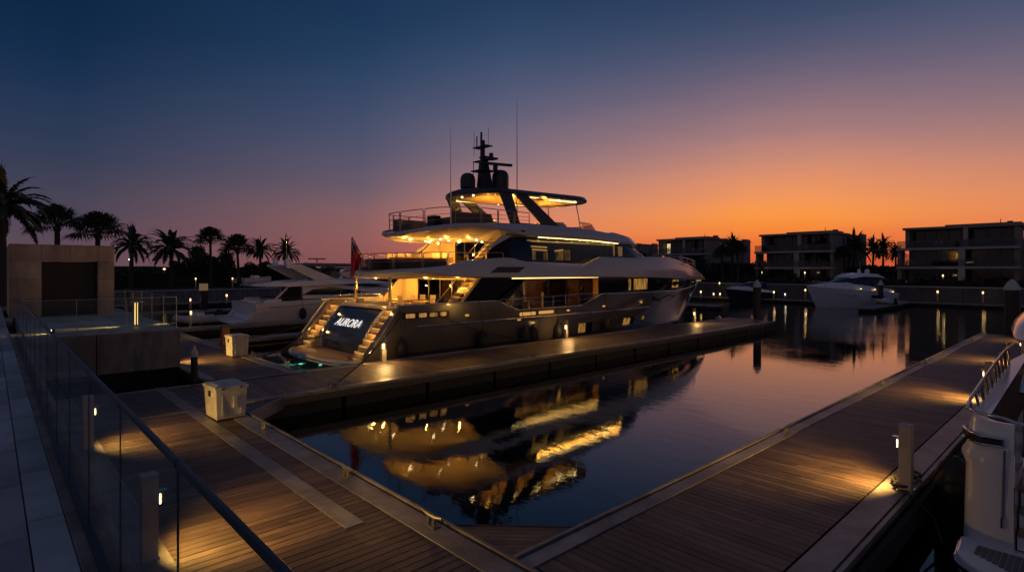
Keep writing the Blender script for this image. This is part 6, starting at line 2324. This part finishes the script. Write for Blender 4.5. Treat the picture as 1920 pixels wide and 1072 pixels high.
for i, (px, ytop, dep, w, lb) in enumerate([(1195, 462, 118, 4.0, 'far dark tree just right of the wheelhouse roof'), (1222, 476, 100, 2.6, 'dark tree left of the lit window villa'), (1255, 490, 92, 2.6, 'round dark tree in front of the lit window villa'), (1303, 478, 90, 2.6, 'dark tree at the front corner of the lit window villa'), (1330, 492, 90, 2.2, 'low dark shrub tree left of the uplit wall'),
                                            (1440, 500, 88, 2.2, 'dark shrub tree left of the middle villa base'), (1480, 506, 86, 2.2, 'dark shrub tree under the middle villa left bay'), (1618, 496, 90, 2.4, 'dark tree right of the middle villa'), (1700, 490, 90, 2.6, 'dark tree at the left corner of the right villa'), (1668, 500, 100, 2.8, 'dark tree in the gap left of the right villa'),
                                            (1740, 505, 80, 2.2, 'dark shrub tree below the right villa left bay'), (1800, 508, 78, 2.2, 'dark shrub tree below the right villa centre'), (1850, 502, 78, 2.4, 'dark shrub tree below the right villa right bay'), (1570, 502, 86, 2.2, 'dark shrub tree right of the sport yacht dome')]):
    x, y = place(px, dep)
    if x < Q + 1.5:
        f_ = (Q + 1.8) / x
        x, y, dep = x * f_, y * f_, dep * f_
    bush_tree(x, y, 1.6, max(1.4, zat(ytop, dep) - 1.6), w, lb, 'dark trees on the villa shore', 70 + i, 1600)


def hedge(label, x0, x1, y0, y1, z0, z1, n, seed, size=0.2):
    rng = random.Random(seed)
    t_ = thing('hedge', label, 'hedge', ((x0 + x1) / 2, (y0 + y1) / 2, z0))
    b = MB()
    L_ = max(x1 - x0, y1 - y0)
    for _ in range(n):
        a = rng.random()
        x = rng.uniform(x0, x1)
        y = rng.uniform(y0, y1)
        hgt = z1 + 0.18 * math.sin(x * 0.9 + y * 1.1) + 0.12 * math.sin(x * 2.3 + y * 2.9)
        z = z0 + (hgt - z0) * math.sqrt(rng.random())
        u_ = Vector((rng.gauss(0, 1), rng.gauss(0, 1), rng.gauss(0, 1))).normalized()
        v_ = u_.cross(Vector((rng.gauss(0, 1), rng.gauss(0, 1), rng.gauss(0, 1)))).normalized()
        s_ = size * rng.uniform(0.6, 1.4)
        p = Vector((x, y, z))
        b.add([p + u_ * s_, p + v_ * s_ * 0.6, p - u_ * s_, p - v_ * s_ * 0.6], [(0, 1, 2, 3)])
    b.build('foliage', leaf_m, t_)
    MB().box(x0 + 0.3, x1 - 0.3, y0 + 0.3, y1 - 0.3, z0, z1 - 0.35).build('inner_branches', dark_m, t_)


hedge('long clipped hedge on the left shore behind the palms', -30, 82, 92, 95, 1.55, 4.0, 9000, 5, 0.28)
hedge('low hedge along the quay below the villas', 86, 88, -12, 78, 1.6, 2.9, 8000, 6, 0.2)
hedge('tall hedge between the first and middle villas', 92, 94, 38, 47, 1.6, 5.2, 2500, 7, 0.22)
hedge('tall hedge between the middle and right villas', 96, 98, 19, 28, 1.6, 4.6, 2500, 8, 0.22)

# distant hills / far shore strip
b = MB()
hp_ = [(-200, 700, 0)]
rng = random.Random(11)
for sgn, (ax, ay), (bx, by), nm in ((1, (-100, 420), (420, 300), 'terrain'), (1, (330, 330), (480, -60), 'terrain')):
    b = MB()
    rr = []
    for i in range(61):
        t_ = i / 60
        x, y = ax + (bx - ax) * t_, ay + (by - ay) * t_
        h_ = 1.6 + 3.0 * (0.5 + 0.5 * math.sin(t_ * 23)) * 0.5 + rng.uniform(0, 1.2)
        n_ = Vector((ay - by, bx - ax, 0)).normalized() * -1
        rr.append([(x, y, 0), (x, y, h_ + 2.2), (x + n_.x * -60, y + n_.y * -60, h_ + 3.0)])
    b.loft(rr, closed=False)
    struct(b.build(nm, soil_m))


# ================================================================== SMALL LAMPS FAR OFF
def post_lamp(x, y, z0, h_, label, m=e_far, r=0.07, power=0, body=True, grp='small lamps round the harbour'):
    t_ = thing('path_light', label, 'lamp', (x, y, z0), grp, local=True)
    MB().box(-0.07, 0.07, -0.07, 0.07, 0, h_ - 0.25).build('post', post_m, t_)
    MB().lathe(0, 0, [(r, h_ - 0.24), (r * 1.2, h_ - 0.1), (r, h_)], 10).build('lamp', m, t_)
    MB().box(-0.10, 0.10, -0.10, 0.10, h_ + 0.002, h_ + 0.03).build('cap', dsteel_m, t_)
    if power:
        lamp('POINT', (-0.2, -0.2, h_ - 0.1), power, (1, 0.6, 0.2), t_, 0.05)


far = [
    (357, 579, 1.0, 52, 0.45, 'dock light left of the pale tender, left one of two'), (383, 573, 1.0, 58, 0.45, 'dock light left of the pale tender, right one of two'), (358, 606, 0.9, 37.6, 0.45, 'dock light on the floating dock above the orange pile'),
    (425, 569, 1.0, 61, 0.45, 'dock light below the lit square pile cap'), (367, 536, 1.4, 78, 1.6, 'quay lamp left of the lit square pile cap'), (436, 535, 1.4, 79, 1.6, 'quay lamp right of the lit square pile cap'),
    (1314, 558, 1.0, 71, 0.45, 'dock light just right of the yacht bow'), (1338, 556, 0.6, 74, 0.45, 'dim dock light left of the dark hulled boat, left one'), (1350, 556, 0.6, 74, 0.45, 'dim dock light left of the dark hulled boat, right one'),
    (1451, 564, 1.0, 70, 0.45, 'dock light just right of the near dark pile'), (1472, 561, 0.6, 73, 0.45, 'dock light halfway between the dark pile and the sport yacht'), (1510, 560, 1.2, 71.5, 0.45, 'dock light at the sport yacht bow'),
    (1680, 566, 0.8, 66, 0.45, 'dock light right of the pile beside the sport yacht'), (1758, 562, 1.2, 66, 0.45, 'orange dock light reflecting below the right villa'), (1843, 562, 1.2, 63.5, 0.45, 'yellow dock light reflecting near the right pile'),
    (1429, 516, 2.2, 88, 1.6, 'garden lamp above the near dark pile'), (1509, 525, 2.2, 84, 1.6, 'garden lamp above the sport yacht bow'), (1349, 536, 0.6, 86, 1.6, 'garden light at the foot of the first villa'),
    (1768, 532, 1.6, 71, 1.9, 'garden lamp below the right villa, centre'), (1700, 531, 0.7, 78, 1.9, 'ground light left of the right villa'), (1820, 528, 0.8, 72, 1.9, 'ground light under the right villa, left of two'), (1848, 528, 0.8, 72, 1.9, 'ground light under the right villa, right of two'),
    (1873, 523, 1.2, 78, 1.6, 'garden light among the shrubs at the right villa end'), (1820, 512, 1.8, 84, 1.6, 'light inside the right villa ground floor'), (1400, 560, 0.7, 74, 0.45, 'dock light at the stern of the dark hulled boat'),
]
for px, py, h_, dep, z0, lb in far:
    x, y = place(px, dep)
    cool = 'halfway' in lb
    post_lamp(x, y, z0, h_, lb, e_cool if cool else e_far, 0.07 if dep > 60 else 0.05, 1.5 if z0 < 1 else 3)
for px, py, dep, lb in ((243, 485, 95, 'small street lamp right of the pavilion'), (308, 503, 100, 'low street lamp left of the bushy trees')):
    x, y = place(px, dep)
    post_lamp(x, y, 1.6, zat(py, dep) - 1.6, lb, e_cool if 'small' in lb else e_far, 0.16, 0)
# uplights on villa walls
for px, dep, zz, lb, p in ((1357, 101, 1.7, 'garden uplight shining on the first villa side wall', 90), (1390, 108, 1.7, 'second garden uplight on the first villa side wall', 60), (1640, 100, 1.7, 'uplight among the palms between two villas', 60)):
    x, y = place(px, dep)
    t_ = thing('garden_uplight', lb, 'lamp', (x, y, zz), local=True)
    MB().lathe(0, 0, [(0.1, 0), (0.12, 0.2)], 10).build('housing', dsteel_m, t_)
    MB().lathe(0, 0, [(0.09, 0.205), (0.09, 0.22)], 10).build('lens', e_far, t_)
    lamp('SPOT', (0, 0, 0.3), p, (1, 0.68, 0.34), t_, 0.1, aim=(0.15, 0.25, 1), angle=100, blend=1.0)
# low fire feature / lantern row seen left of the pavilion
t_ = thing('lantern_row', 'row of tiny orange lanterns on the ground left of the pavilion', 'lantern', (-0.6, 34, PZ), local=True)
for k in range(7):
    MB().lathe(-1.2 + k * 0.22, 0, [(0.05, 0), (0.05, 0.10), (0.02, 0.14)], 8).build('lantern', emi('orange_lantern', (1, 0.4, 0.06), 4), t_)
